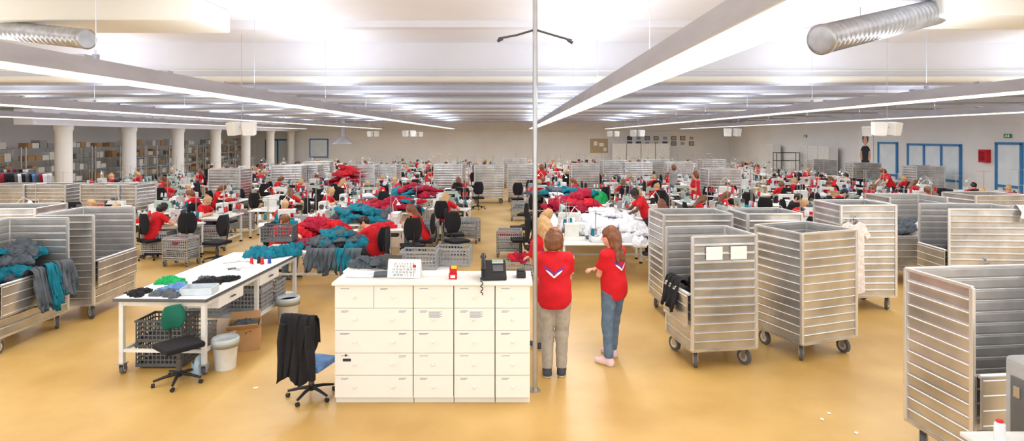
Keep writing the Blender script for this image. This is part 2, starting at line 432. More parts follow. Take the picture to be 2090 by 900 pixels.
        if side.dot(Vector((-s,0,0)) if abs(d.z)<.7 else Vector((0,-1,0)))<0: side=-side
        for o in(-.024,-.008,.008,.024): B.append(C(wr+side*o*.5,wr+d*.082+side*o,.014,.0125,k=.008))
        for o,Lf in((.028,.068),(.0095,.078),(-.0095,.073),(-.028,.057)):
            p0=wr+d*.082+side*o; p1=p0+(d*.94-nrm*.34).normalized()*Lf*.5; p2=p1+(d*.7-nrm*.7).normalized()*Lf*.5
            B+=[C(p0,p1,.0092,.0085,k=.002),C(p1,p2,.0085,.007,k=.002)]
        t0=wr+d*.025+side*.018; t1=t0+(side*.8+d*.6)*.036; t2=t1+(side*.3+d*.95-nrm*.3).normalized()*.032
        B+=[C(t0,t1,.013,.011,k=.005),C(t1,t2,.011,.0085,k=.002)]
    def cut(T_,nv,p):
        nw=T_.to_3x3()@Vector(nv); pw=T_@Vector(p); return (nw.x,nw.y,nw.z,nw.dot(pw))
    out=dict(shoes=shoes)
    out['body']=nets(B,vox,'body',['skin'])
    out['shirt']=nets(SH,max(vox,.009),'shirt',['red'],cuts=[cut(T,(0,0,-1),(0,0,.80)),cut(T,(0,-.25,1),(0,0,1.445))],wr=.006,wf=32,seed=3)
    out['trousers']=nets(TR,max(vox,.009),'trousers',['dark'],cuts=[cut(T0,(0,0,1),(0,0,1.0))],wr=.004,wf=36,seed=5)
    hv={}
    for hs in hairs:
        h=[E(H,(0,.016,1.612),(.087,.102,.112),.03),E(H,(0,-.115,1.56),(.064,.07,.088),sub=True,k=0)]
        h+=[C(H@Vector((0,.05,1.58)),H@Vector((0,.045,1.54)),.066,.05,k=.03)]
        if hs in('bob','long'): h+=[E(H,(0,.04,1.545),(.098,.08,.10),.04)]
        if hs=='long':
            for xx in(-.05,0,.05): h+=[C(H@Vector((xx,.065,1.52)),T@Vector((xx*1.15,.115,1.30)),.05,.028,k=.03)]
            h+=[C(H@Vector((.07,-.01,1.58)),H@Vector((.078,.0,1.40)),.025,.02,k=.02)]
        if hs=='bun': h+=[E(H,(0,.10,1.66),(.048,.045,.045),.01)]
        hv[hs]=nets(h,max(vox,.008),'hair',['hbr'],wr=.008,wf=75,seed=9)
    out['hair']=hv
    em=MB().lathe([(.0,-.010),(.007,-.007),(.010,0),(.007,.007),(.0,.010)],n=10).mesh('eye','eye')
    out['eyes']=[H@Vector((s*.03,-.079,1.598)) for s in(1,-1)]; out['eyem']=em
    out['T']=T; out['H']=H
    return out
def logo_mesh(t):
    me=t['shirt']; bv=BVHTree.FromPolygons([v.co for v in me.vertices],[p.vertices for p in me.polygons]); T=t['T']
    b=MB()
    def stroke(pts,w,m):
        K=16; vs=[]
        for i in range(K+1):
            f=i/K*(len(pts)-1); j=min(int(f),len(pts)-2); q=f-j
            x=pts[j][0]*(1-q)+pts[j+1][0]*q; z=pts[j][1]*(1-q)+pts[j+1][1]*q
            ww=w*(1-abs(2*i/K-1)**2*.75)
            for sg in(-1,1):
                o=T@Vector((x,.5,z+sg*ww/2)); d=T.to_3x3()@Vector((0,-1,0)); h=bv.ray_cast(o,d)
                vs.append((h[0]-d*.004) if h[0] else o+d*.38)
        b.add(vs,[(2*i,2*i+2,2*i+3,2*i+1) for i in range(K)],m)
    for s,c in((1,0),(-1,0)):
        stroke([(0,1.18),(s*.035,1.21),(s*.085,1.25)],.030,0)
        stroke([(0.0,1.215),(s*.05,1.25),(s*.115,1.30)],.024,1)
    stroke([(-.03,1.197),(0,1.176),(.03,1.197)],.024,0)
    return b.mesh('logo',['lwhite','lblue'],rec=False)
def person(t,x,y,rot,hair='bob',hc='hbr',skin='skin',shirt='red',pants='dark',shoe='shoe',label='',logo=None,far=False,scale=1,z=0,group=None):
    ps=[P('body',variant(t['body'],skin)),P('shirt',variant(t['shirt'],shirt)),P('trousers',variant(t['trousers'],pants)),P('hair',variant(t['hair'][hair],hc))]
    if not far:
        ps+=[P('shoe',variant(m,shoe)) for m in t['shoes']]
        ps+=[P('eye',t['eyem'],tuple(p)) for p in t['eyes']]
    if logo: ps[1]['subs']=[P('logo',logo,label='white and blue wing emblem')]
    return place('person',ps,(x,y,z),rot,label,'person',group,scale)
H_=('bob','long','bun','short')
fold=dict(hands=((-.06,-.22,1.16),(.06,-.245,1.13)),poles=((1,.5,-.6),(-1,.5,-.6)),fdir=((-1,-.05,.1),(1,-.05,.1)))
tA=person_template('a',.0085,hyaw=-14,hpitch=4,hairs=('bob',),ankles=((.07,.03,.085),(-.075,.0,.085)),knees=((.075,-.01,.49),(-.08,-.03,.49)),**fold)
tB=person_template('b',.0085,hyaw=42,hpitch=10,roll=2,hairs=('long',),ankles=((.15,.05,.085),(-.11,-.10,.085)),knees=((.115,.0,.49),(-.09,-.06,.49)),**fold)
tS=person_template('s',.010,seated=True,pitch=16,hpitch=28,hands=((.13,-.45,.86),(-.13,-.45,.86)),poles=((1,.2,-.7),(-1,.2,-.7)),fdir=((-.25,-1,-.1),(.25,-1,-.1)),hairs=H_)
tS2=person_template('s2',.010,seated=True,pitch=24,hpitch=18,hyaw=25,hands=((.05,-.5,.88),(-.26,-.44,.86)),poles=((1,.2,-.5),(-1,.2,-.7)),fdir=((-.5,-1,-.1),(.1,-1,-.1)),woman=False,hairs=H_)
tR=person_template('r',.010,pitch=26,hpitch=20,hands=((.16,-.52,1.0),(-.12,-.56,.98)),poles=((1,.2,-.5),(-1,.2,-.7)),fdir=((0,-1,-.2),(.1,-1,-.2)),woman=False,hairs=('short','bob','bun'))
logoA=logo_mesh(tA); logoB=logo_mesh(tB)
# ---------------------------------------------------------------- garments
def garment_mesh(seed,sub=4):
    rs=random.Random(seed); bm=bmesh.new(); bmesh.ops.create_icosphere(bm,subdivisions=sub,radius=1)
    o=Vector((rs.random()*50,rs.random()*50,rs.random()*50)); p,q=rs.random()*6,rs.random()*6
    for v in bm.verts:
        d=v.co.copy(); a=math.atan2(d.y,d.x)
        r=.31*(1+.34*math.sin(2*a+p)*abs(math.sin(a+q))+.22*math.sin(3*a+q)+.10*math.sin(7*a+p)+.05*math.sin(13*a+q))
        s=Vector((d.x*1.6,d.y*1.6,d.z*.8))+o
        w=Vector((noise.noise(s*1.4),noise.noise(s*1.4+Vector((9,3,1))),0))*1.1
        rid=0;amp=1
        for k in range(4 if sub>3 else 3):
            nv=1-2.6*abs(noise.noise((s+w*.5)*(1.5*1.95**k)))
            rid+=amp*nv*(abs(nv)**.5); amp*=.62
        h=max(0,d.z)**.55
        lump=noise.noise(s*1.0+Vector((3,3,3)))
        v.co=Vector((d.x*r*(1+.09*rid),d.y*r*(1+.09*rid),max(0,(.10+.06*lump)*h+.055*rid*h)))
        if d.z<0: v.co.z=0.0; v.co.x*=.97; v.co.y*=.97
    me=bpy.data.meshes.new('garment'); bm.to_mesh(me); bm.free(); me.materials.append(M['crim'])
    me.polygons.foreach_set('use_smooth',[True]*len(me.polygons)); return me
GN=[garment_mesh(i,5) for i in range(5)]; GM=[garment_mesh(i+40,4) for i in range(4)]; GF=[garment_mesh(i+20,3) for i in range(4)]
GNAME={'crim':'crimson','redc':'bright red','teal':'teal','dgc':'charcoal grey','wcl':'white','gcl':'green','bcl':'light blue','blkf':'black'}
FARG=[]
def garment(x,y,z,col,s=1.0,tilt=0,where='on a sewing table',group=None,hz=1.0):
    rot=(random.uniform(-tilt,tilt),random.uniform(-tilt,tilt),random.uniform(0,6.28))
    if y>19.6:
        FARG.append((variant(random.choice(GF),col),Matrix.Translation((x,y,z))@Euler(rot).to_matrix().to_4x4()@Matrix.Diagonal((s,s,s*hz,1)))); return
    me=variant(random.choice(GN if y<13.5 else GM),col)
    return single('garment',me,(x,y,z),rot,'crumpled %s garment heaped %s'%(GNAME[col],where),'garment',group,(s,s,s*hz))
def heap(x,y,z,rx,ry,h,cols,nn,s=1.0,where='on a table',group='heaped garments'):
    for i in range(nn):
        r=math.sqrt((i+.3)/nn); a=i*2.4+random.uniform(-.4,.4)
        px,py=x+rx*r*math.cos(a),y+ry*r*math.sin(a)
        garment(px,py,z+h*(1-r*r)*random.uniform(.6,1),random.choice(cols),s*random.uniform(.75,1.15),.35,where,group,random.uniform(.9,1.4))
def drape_mesh(prof,w,folds,amp,mats,seed=1,taper=0.0,n=40,thick=.012):
    rs=random.Random(seed); ph=[rs.random()*6 for _ in range(3)]
    L=len(prof); vs=[]
    for sgn in(1,-1):
        for j,(o,z) in enumerate(prof):
            f=j/(L-1)
            for i in range(n+1):
                u=i/n; x=(u-.5)*w*(1+taper*f)
                d=amp*(.25+f)*(math.sin(u*folds*6.28+ph[0]+f*.8)+.45*math.sin(u*folds*2.3*6.28+ph[1]))
                zz=z-(.05*math.sin(u*9+ph[2])*f*f)
                vs.append((x+.02*math.sin(f*7+u*20+ph[1]),-(o+d+amp*1.4)-sgn*thick/2,zz))
    b=MB(); N=(n+1)*L; fs=[]
    for s in(0,1):
        for j in range(L-1):
            for i in range(n):
                q=(s*N+j*(n+1)+i,s*N+j*(n+1)+i+1,s*N+(j+1)*(n+1)+i+1,s*N+(j+1)*(n+1)+i); fs.append(q if s==0 else q[::-1])
    for i in range(n):
        for j in(0,L-1):
            fs.append((j*(n+1)+i,j*(n+1)+i+1,N+j*(n+1)+i+1,N+j*(n+1)+i))
    for j in range(L-1):
        for i in(0,n): fs.append((j*(n+1)+i,(j+1)*(n+1)+i,N+(j+1)*(n+1)+i,N+j*(n+1)+i))
    b.add(vs,fs,0,True); return b.mesh('drape',mats)
# ---------------------------------------------------------------- kinds
def caster_mesh(r=.09):
    f=MB(); f.box((0,0,2*r+.035),(.09,.09,.012))
    for s in(-1,1): f.box((s*.028,.012,r+.045),(.006,.06,r*1.35))
    f.cyl((-.035,.02,r),(.035,.02,r),.008,n=8)
    w=MB().cyl((-.02,.02,r),(.02,.02,r),r,n=20).cyl((-.023,.02,r),(.023,.02,r),r*.62,n=16,m=1).cyl((-.026,.02,r),(.026,.02,r),r*.25,n=10,m=2)
    return f.mesh('caster','steel'),w.mesh('wheel',['rub','alur','chrome'])
CF,CW=caster_mesh(.095); cf2,cw2=caster_mesh(.045)
def caster(x,y,small=False,rot=0): return P('caster',cf2 if small else CF,(x,y,0),(0,0,rot),subs=[P('wheel',cw2 if small else CW)])
_cart={}
def cart_parts(Wd,D,H=1.62,op=None):
    key=(Wd,D,H,op)
    if key in _cart: return _cart[key]
    z0=.24
    def panel(L,zt,flap=False):
        b=MB(); h=zt-z0
        nr=max(3,int(h/.105)); st=h/nr
        prof=[]
        for k in range(nr):
            z=z0+k*st; prof+=[(-.002,z),(.0025,z+st*.2),(.0025,z+st*.8)]
        prof.append((-.002,zt))
        vs=[];
        for sx in(-L/2,L/2):
            for o in(0,.007):
                for p in prof: vs.append((sx,p[0]+o,p[1]))
        K=len(prof); fs=[];fi=[]
        for j in range(K-1):
            fs.append((j,2*K+j,2*K+j+1,j+1)); fi.append((K+j,K+j+1,3*K+j+1,3*K+j))
        b.add(vs,fs,0); b.add(vs,fi,2)
        b.add(vs,[(K-1,3*K-1,4*K-1,2*K-1),(0,K,3*K,2*K)],0)
        for k in range(nr+1):
            z=z0+k*st; b.cyl((-L/2+.03,-.004,z),(L/2-.03,-.004,z),.0065,n=8,m=1); b.cyl((-L/2+.03,.007,z),(L/2-.03,.007,z),.005,n=6,m=1)
        for s in(-1,1): b.box((s*(L/2-.012),0,z0+h/2),(.026,.022,h),1)
        if flap:
            hh=.42; b.box((0,-.045,zt-hh/2),(L-.05,.010,hh))
            for k in range(4): b.cyl((-L/2+.04,-.052,zt-.03-k*.12),(L/2-.04,-.052,zt-.03-k*.12),.0065,n=8,m=1)
            b.cyl((-L/2+.03,-.025,zt),(L/2-.03,-.025,zt),.018,n=8,m=1)
        return b.mesh('side_panel',['alu','alur','alud'])
    zl=.92
    ps=[]
    for sd,L,loc,r in(('-y',Wd,(0,-D/2,0),0),('+y',Wd,(0,D/2,0),math.pi),('-x',D,(-Wd/2,0,0),-math.pi/2),('+x',D,(Wd/2,0,0),math.pi/2)):
        ps.append(P('side_panel',panel(L,zl if sd==op else H,sd==op),loc,(0,0,r)))
    fr=MB(); fr.box((0,0,z0),(Wd+.02,D+.02,.035))
    ps.append(P('floor_pan',fr.mesh('floor_pan','alu')))
    rm=MB(); t=.028
    for sd,c,d in(('-y',(0,-D/2,H),(Wd,t,t)),('+y',(0,D/2,H),(Wd,t,t)),('-x',(-Wd/2,0,H),(t,D,t)),('+x',(Wd/2,0,H),(t,D,t))):
        if sd!=op: rm.box(c,d)
    for sx in(-1,1):
        for sy in(-1,1): rm.box((sx*Wd/2,sy*D/2,(z0+H)/2),(t,t,H-z0))
    ps.append(P('rim',rm.mesh('rim','alur',bevel=.006)))
    for sx in(-1,1):
        for sy in(-1,1): ps.append(caster(sx*(Wd/2-.09),sy*(D/2-.1),rot=random.uniform(-1,1)))
    _cart[key]=ps; return ps
def cart(cx,cy,rot,Wd=1.0,D=.75,H=1.62,op=None,lab='tall ribbed aluminium laundry cart on four casters'):
    return place('laundry_cart',cart_parts(Wd,D,H,op),(cx,cy,0),rot,lab,'cart','aluminium laundry carts')
def cart_c(x,y,rot,Wd,D,**k):
    a=math.radians(rot); return cart(x+math.cos(a)*Wd/2-math.sin(a)*D/2,y+math.sin(a)*Wd/2+math.cos(a)*D/2,rot,Wd,D,**k)
def chair_parts(bc='blkf',sc='blkf',seatz=.47,bw=1.0,bh=.48):
    b=MB()
    for k in range(5):
        a=k*2*math.pi/5+.3; e=(.28*math.cos(a),.28*math.sin(a),.075); b.tube([(0,0,.12),(e[0]*.5,e[1]*.5,.105),e],[.024,.02,.015],6)
    b.cyl((0,0,.08),(0,0,.16),.035)
    w=MB().cyl((-.018,0,.025),(.018,0,.025),.025,n=10).mesh('caster','blk')
    ps=[P('base',b.mesh('base','blk'))]+[P('caster',w,(.28*math.cos(k*2*math.pi/5+.3),.28*math.sin(k*2*math.pi/5+.3),0),(0,0,k*1.3)) for k in range(5)]
    ps.append(P('gas_column',MB().cyl((0,0,.14),(0,0,seatz-.06),.025,n=10).cyl((0,0,.14),(0,0,.3),.035,n=10).mesh('gas_column','chrome')))
    s=MB().box((0,0,seatz-.03),(.46,.44,.07)).mesh('seat',sc,bevel=.03,seg=3); ps.append(P('seat',s))
    k=MB(); N=14;vs=[]
    for side in(0,1):
        for j in range(N+1):
            f=j/N; z=seatz+.13+bh*f; wdt=.205*bw*(math.sin(math.pi*(.12+.76*f))**.45)
            for i in range(9):
                u=i/8*2-1; y=.22-.03*math.sin(f*3.1)-.035*u*u+(0.0 if side==0 else .045*(1-u*u)*(1-(2*f-1)**4)+.006)
                vs.append((u*wdt,y,z))
    fs=[];K=9*(N+1)
    for sd in(0,1):
        for j in range(N):
            for i in range(8):
                fs.append((sd*K+j*9+i,sd*K+j*9+i+1,sd*K+(j+1)*9+i+1,sd*K+(j+1)*9+i))
    for j in range(N):
        for i in(0,8): fs.append((j*9+i,(j+1)*9+i,K+(j+1)*9+i,K+j*9+i))
    for i in range(8):
        for j in(0,N): fs.append((j*9+i,j*9+i+1,K+j*9+i+1,K+j*9+i))
    k.add(vs,fs,0,True); ps.append(P('backrest',k.mesh('backrest',bc)))
    ps.append(P('back_bracket',MB().tube([(0,.05,seatz-.06),(0,.24,seatz-.05),(0,.275,seatz+.1),(0,.265,seatz+.3)],.016,8).mesh('back_bracket','blk')))
    return ps
CHAIR=chair_parts(); CHAIRF=flat(CHAIR,'office_chair')
def table_parts(w=1.15,d=.62,h=.77,top='white'):
    ps=[P('tabletop',MB().box((0,0,h-.015),(w,d,.03)).mesh('tabletop',top,bevel=.006))]
    lg=MB().box((0,0,(h-.03)/2+.02),(.045,.045,h-.07)).box((0,0,.02),(.06,.06,.04),1).mesh('leg',['bwht','blk'])
    for sx in(-1,1):
        for sy in(-1,1): ps.append(P('leg',lg,(sx*(w/2-.06),sy*(d/2-.06),0)))
    fr=MB().box((0,d/2-.06,.2),(w-.15,.03,.04))
    for s in(-1,1): fr.box((s*(w/2-.06),0,h-.05),(.04,d-.12,.04)).box((s*(w/2-.06),0,.2),(.03,d-.15,.03))
    ps.append(P('frame',fr.mesh('frame','bwht')))
    return ps
def sew_table():
    ps=table_parts()
    ps.append(P('motor',MB().box((.1,.05,.6),(.2,.16,.16)).cyl((0,.05,.6),(-.06,.05,.6),.06,n=12).mesh('motor','dgrey',bevel=.01)))
    ps.append(P('pedal',MB().box((0,-.02,.07),(.32,.2,.02),R=Euler((.2,0,0)).to_matrix()).mesh('pedal','chrome')))
    return ps
TAB=sew_table(); TABF=flat(TAB,'sewing_table')
def machine_parts(c='mach'):
    body=MB(); body.box((0,0,.03),(.50,.18,.06)).box((.17,.0,.15),(.13,.14,.2)).box((-.02,0,.27),(.44,.11,.10)).box((-.21,0,.22),(.09,.12,.2))
    ps=[P('machine_body',body.mesh('machine_body',c,bevel=.018,seg=3))]
    ps.append(P('handwheel',MB().cyl((.235,0,.27),(.275,0,.27),.06,n=18).cyl((.275,0,.27),(.29,0,.27),.03,n=12).mesh('handwheel','chrome')))
    ps.append(P('needle_bar',MB().cyl((-.21,0,.13),(-.21,0,.07),.006,n=8).box((-.21,0,.066),(.02,.03,.008)).mesh('needle_bar','steel')))
    ps.append(P('control_panel',MB().box((.05,-.02,.36),(.16,.03,.07),R=Euler((-.4,0,0)).to_matrix()).box((.05,-.035,.362),(.11,.01,.04),1,R=Euler((-.4,0,0)).to_matrix()).mesh('control_panel',['dgrey','machg'])))
    return ps
MAC=machine_parts(); MACF=flat(MAC,'sewing_machine')
MAC2=machine_parts('machg'); MAC2F=flat(MAC2,'sewing_machine')
def overlock_parts():
    b=MB().box((0,0,.04),(.42,.3,.08)).box((.06,.02,.2),(.28,.2,.26)).box((-.13,.0,.28),(.14,.12,.09)).cyl((-.17,0,.24),(-.17,0,.1),.02,n=8)
    return [P('machine_body',b.mesh('machine_body','mach',bevel=.02,seg=3)),P('handwheel',MB().cyl((.21,.02,.2),(.25,.02,.2),.065,n=16).mesh('handwheel','chrome')),
        P('task_lamp',MB().tube([(.1,.1,.3),(.12,.12,.5),(0,.02,.66),(-.1,-.06,.56)],.008,6).lathe([(.02,.0),(.055,-.06)],(-.1,-.06,.57),12).mesh('task_lamp','bwht'))]
OVL=overlock_parts(); OVLF=flat(OVL,'sewing_machine')
def cone_mesh(c):
    return MB().lathe([(.014,0),(.042,.002),(.038,.02),(.027,.12),(.014,.135)],n=12).mesh('thread_cone',[c])
CONES=[cone_mesh(c) for c in('rplas','wcl','crim','teal','rplas','dgc','wcl')]
def stand_parts(seed):
    rs=random.Random(seed); h=.62+.13*seed; st=MB(); st.cyl((0,0,0),(0,0,h),.009,n=8).cyl((0,0,0),(0,0,.02),.05,n=12)
    st.cyl((-.2,0,.12),(.2,0,.12),.007,n=6).cyl((-.2,0,h-.02),(.2,0,h-.02),.005,n=6).cyl((0,-.1,.12),(0,.1,.12),.007,n=6)
    for x in(-.18,-.06,.06,.18): st.cyl((x,0,.12),(x,0,.27),.004,n=5).cyl((x,-.03,h-.02),(x,.03,h-.02),.004,n=5).box((x,0,.12),(.07,.07,.006))
    return [P('stand_frame',st.mesh('stand_frame','steel'))]+[P('thread_cone',rs.choice(CONES),(x,0,.125)) for x in(-.18,-.06,.06,.18)]
STD=[stand_parts(i) for i in range(4)]; STDF=[flat(s,'thread_stand') for s in STD]
def crate_mesh(w=.55,d=.38,h=.28,c='grey'):
    b=MB(); b.box((0,0,.01),(w,d,.02))
    for s in(-1,1):
        for k in range(5):
            z=.03+k*(h-.04)/4; t=.03 if k in(0,4) else .016
            b.box((0,s*d/2,z),(w,.012,t)); b.box((s*w/2,0,z),(.012,d,t))
        for k in range(12):
            x=-w/2+k*w/11; b.box((x,s*d/2,h/2),(.014,.01,h))
        for k in range(9):
            y=-d/2+k*d/8; b.box((s*w/2,y,h/2),(.01,.014,h))
    b.box((0,-d/2-.006,h-.01),(w+.03,.02,.025)).box((0,d/2+.006,h-.01),(w+.03,.02,.025))
    return b.mesh('crate',c)
CR=crate_mesh(); CRD=crate_mesh(c='dgrey')
def trolley_parts():
    fr=MB()
    for sx in(-1,1):
        for sy in(-1,1): fr.cyl((sx*.29,sy*.2,.13),(sx*.29,sy*.2,.62),.012,n=6)
    for z in(.2,.6):
        for s in(-1,1): fr.cyl((-.29,s*.2,z),(.29,s*.2,z),.01,n=6).cyl((s*.29,-.2,z),(s*.29,.2,z),.01,n=6)
    return [P('frame',fr.mesh('frame','steel')),P('basket',CR,(0,0,.36)),P('basket',CR,(0,0,.14),scale=(.98,.98,.7))]+[caster(sx*.27,sy*.18,True) for sx in(-1,1) for sy in(-1,1)]
TRO=trolley_parts(); TROF=flat(TRO,'basket_trolley')
# ---------------------------------------------------------------- stations
GH='garments in work on the sewing tables'
FY=20
def put(kind,near,far,x,y,z,rot,lab,cat,grp):
    if y>FY: single(kind,far,(x,y,z),rot,lab,cat,grp)
    else: place(kind,near,(x,y,z),rot,lab,cat,grp)
def put_table(x,y,rot): put('sewing_table',TAB,TABF,x,y,0,rot,'white sewing table with steel legs and foot pedal','table','sewing tables')
def put_chair(x,y,rot): put('office_chair',CHAIR,CHAIRF,x,y,0,rot,'black swivel office chair beside a sewing table','chair','black office chairs')
def put_machine(x,y,z,rot,k=None):
    k=random.choice((0,1,2)) if k is None else k
    nr,fr=((MAC,MACF),(OVL,OVLF),(MAC2,MAC2F))[k]
    put('sewing_machine',nr,fr,x,y,z,rot,('white industrial lockstitch sewing machine on table','white overlock machine with task lamp','pale green industrial sewing machine on table')[k],'sewing machine','sewing machines')
def put_stand(x,y,z,rot):
    i=random.randrange(4); put('thread_stand',STD[i],STDF[i],x,y,z,rot,'steel thread stand with coloured thread cones','thread stand','thread stands')
SBX=[MB().box((0,0,.1),(.32,.24,.2)).box((0,0,.202),(.05,.24,.004),1).box((-.1,-.121,.11),(.08,.003,.06),2).mesh('storage_box',[c,d,'paper'],bevel=.008) for c,d in(('card','tape'),('bwht','grey'),('grey','dgrey'),('white','grey'))]
def loc2(x,y,rot,dx,dy):
    a=math.radians(rot); return x+dx*math.cos(a)-dy*math.sin(a), y+dx*math.sin(a)+dy*math.cos(a)
occ=[]
def station(x,y,rot,who=None,chair=True,cols=None,table=True,ng=None):
    tx,ty=loc2(x,y,rot,0,-.62)
    if table:
        put_table(tx,ty,rot+180)
        mx,my=loc2(x,y,rot,.05,-.60); put_machine(mx,my,.77,rot+180)
        sx,sy=loc2(x,y,rot,-.36,-.82); put_stand(sx,sy,.77,rot)
        if random.random()<.3 and ty<34:
            sx,sy=loc2(x,y,rot,.42,-.84); put_stand(sx,sy,.77,rot+60)
        elif random.random()<.4:
            sx,sy=loc2(x,y,rot,.38,-.78); single('storage_box',random.choice(SBX),(sx,sy,.771),rot+random.uniform(-20,20),'small storage box on a sewing table','box','boxes on sewing tables')
        occ.append((tx,ty,.55))
        cols=cols or random.choice((['crim','redc'],['crim','teal'],['redc','wcl'],['wcl'],['wcl'],['teal','dgc'],['wcl','bcl'],['dgc','wcl'],['redc']))
        far=ty>19.6
        for _ in range(ng if ng is not None else (random.choice((1,1,2)) if far else random.choice((0,1,1,2)))):
            gx,gy=loc2(x,y,rot,random.uniform(-.4,.4),-.78+random.uniform(-.15,.25)); garment(gx,gy,.772,random.choice(cols),random.uniform(.45,.8),.1,group=GH)
    if chair: put_chair(*loc2(x,y,rot,0,.03),rot)
    occ.append((x,y,.42))
    if who: person(x=x,y=y,rot=rot,**who)
HN={'hbr':'brown','hbl':'blonde','hbk':'black','hgr':'grey'}
SN={'red':'red t-shirt','gtee':'grey t-shirt','blkf':'black top'}
def W_(hair='bob',hc='hbr',t=None,skin='skin',shirt='red',far=False):
    return dict(t=t or random.choice((tS,tS2)),hair=hair,hc=hc,skin=skin,shirt=shirt,far=far,pants=random.choice(('dark','jean')),label='%s-haired person in %s sewing at a machine'%(HN[hc],SN[shirt]))
seated=[(65,408,20,'bun','hbr'),(132,408,25,'short','hbk'),(207,402,-15,'bob','hbl'),(312,414,150,'bob','hbk'),
 (566,434,60,'short','hbr'),(582,405,20,'bun','hbl'),(768,438,-115,'short','hbk'),
 (557,342,30,'short','hbr'),(605,364,160,'bob','hbl'),(648,344,-20,'bun','hbr'),(690,362,150,'long','hbl'),
 (750,367,10,'bob','hbl'),(778,367,-20,'bun','hgr'),(905,392,170,'long','hbl'),(880,338,160,'short','hbk'),
 (822,322,10,'bob','hbr'),(848,325,150,'short','hbk'),(955,324,-30,'bun','hbr'),(1056,324,20,'bob','hbl'),
 (1108,360,180,'bob','hbr'),(1178,324,30,'short','hbk'),(1490,367,-40,'short','hbr'),(1580,352,-20,'short','hbk'),
 (1697,367,-50,'bun','hbr'),(1612,392,40,'short','hbk'),(1990,372,150,'short','hbk'),(2062,378,150,'bun','hbl'),
 (690,326,20,'bob','hbk'),(1240,326,-10,'bob','hbk'),(430,352,60,'bob','hbr'),(1400,326,30,'bob','hbl')]
for u,v,r,h,c in seated:
    x,y=fl(u,v,1.30)
    y=min(y,43)
    x=(u-1045)/F*y
    if abs(x)>16.9 and x>0: y*=16.5/x; x=16.5
    station(x,y,r,W_(h,c,far=y>26,skin='skind' if u==1580 else 'skin',shirt='blkf' if u==1612 else 'red'),table=not (560<=u<=790 and v>430),ng=0 if y>34 else None)
def standing(u,v,r,h,c,t=None,shirt='red',skin='skin',pants='dark',z=1.70,pose='standing among the sewing tables'):
    X,Y=fl(u,v,z)
    occ.append((X,Y,.42))
    person(t or tR,X,Y,r,h,c,skin,shirt,pants,label='%s-haired person in %s %s'%(HN[c],SN[shirt],pose))
standing(1312,322,-60,'short','hbr')
standing(1375,336,-150,'bob','hbr',t=tA,shirt='gtee',pants='jean')
standing(1420,350,-80,'bob','hbr',t=tA)
standing(1818,347,-90,'bob','hbr',t=tR,z=1.55,pose='leaning over a machine')
standing(1105,335,200,'bob','hbr',t=tA)
standing(1322,392,-90,'short','hbk',t=tR,skin='skind',z=1.52,pose='bending over cloth on a table')
# ---------------------------------------------------------------- near people
x,y=fl(1131,766); person(tA,x,y,176,'bob','hbr',pants='beige',label='person with brown bob, red t-shirt and beige trousers',logo=logoA,scale=(1.14,1.12,1.02))
person(tB,.46,7.95,205,'long','hbl',pants='beige',label='blonde person in red t-shirt standing behind a colleague',logo=logoB,scale=1.03)
x,y=fl(1252,737); person(tB,x,y,222,'long','hbr',pants='jean',shoe='pink',label='person with long brown hair, jeans and pink sneakers',logo=logoB,scale=(1.04,1.04,1.0))
# ---------------------------------------------------------------- pole
pl=[P('tube',MB().cyl((0,0,0),(0,0,ZC),.027,n=20).mesh('tube','steel')),
    P('base_plate',MB().cyl((0,0,0),(0,0,.015),.06,n=20).mesh('base_plate','steel')),
    P('arm',MB().tube([(0,0,1.20+2.83),(-.2,0,1.14+2.83),(-.41,0,1.10+2.83)],.012,8).cyl((-.36,0,3.93),(-.42,0,3.9),.017,n=8).mesh('arm','chrome')),
    P('arm',MB().tube([(0,0,1.20+2.83),(.2,0,1.14+2.83),(.41,0,1.08+2.83)],.012,8).cyl((.36,0,3.92),(.42,0,3.88),.017,n=8).mesh('arm','chrome')),
    P('conduit_box',MB().box((0,-.03,3.3),(.03,.03,1.2)).mesh('conduit_box','steel'))]
place('support_pole',pl,(.257,6.56,0),0,'tall brushed steel pole with two short side arms','pole')
# ---------------------------------------------------------------- drawer cabinets
Y0=6.23; HB=1.26
knob=MB().lathe([(.004,0),(.009,.01),(.016,.018),(.016,.026),(.009,.03)],n=14).mesh('knob','cab')
def lbl_mesh(w,rows):
    b=MB()
    for k in range(rows): b.box((-(k%2)*.01,0,-k*.012),(w*(1 if k%2==0 else .8),.001,.0045))
    return b.mesh('label_strip','ink')
LB=[lbl_mesh(.09,1),lbl_mesh(.08,2),lbl_mesh(.1,2)]
LB6=lbl_mesh(.14,6)
def cab_unit(x0,x1,rowspec):
    w=x1-x0; cx=(x0+x1)/2
    ps=[P('body',MB().box((0,.26,(HB+.07)/2),(w-.004,.48,HB-.07)).box((0,.27,.035),(w-.004,.44,.07)).mesh('body','cab'))]
    zt=HB-.004; rh=.2375
    for r,nc in enumerate(rowspec):
        zc=zt-rh*(r+.5)
        for c in range(nc):
            dw=w/nc; xc=-w/2+dw*(c+.5)
            dm=MB().box((0,0,0),(dw-.006,.02,rh-.006)).mesh('drawer','cabd',bevel=.002)
            kn=[P('knob',knob,(0 if dw<.6 else s*.2,-.01,-.0),(math.pi/2,0,0)) for s in((0,) if dw<.6 else(-1,1))]
            kn.append(P('label_strip',LB[(r+c)%3],(-dw/2+.11,-.011,rh/2-.03)))
            if dw>.6: kn.append(P('label_strip',LB[1],(dw/2-.11,-.011,rh/2-.03)))
            if r==1 and dw<.6 and w>.4: kn.append(P('label_strip',LB6,(.02,-.011,.08)))
            ps.append(P('drawer',dm,(xc,.01,zc),subs=kn))
    place('drawer_cabinet',ps,(cx,Y0,0),0,'cream wooden drawer cabinet with small round knobs and tiny labels','cabinet','drawer cabinets under the counter top')
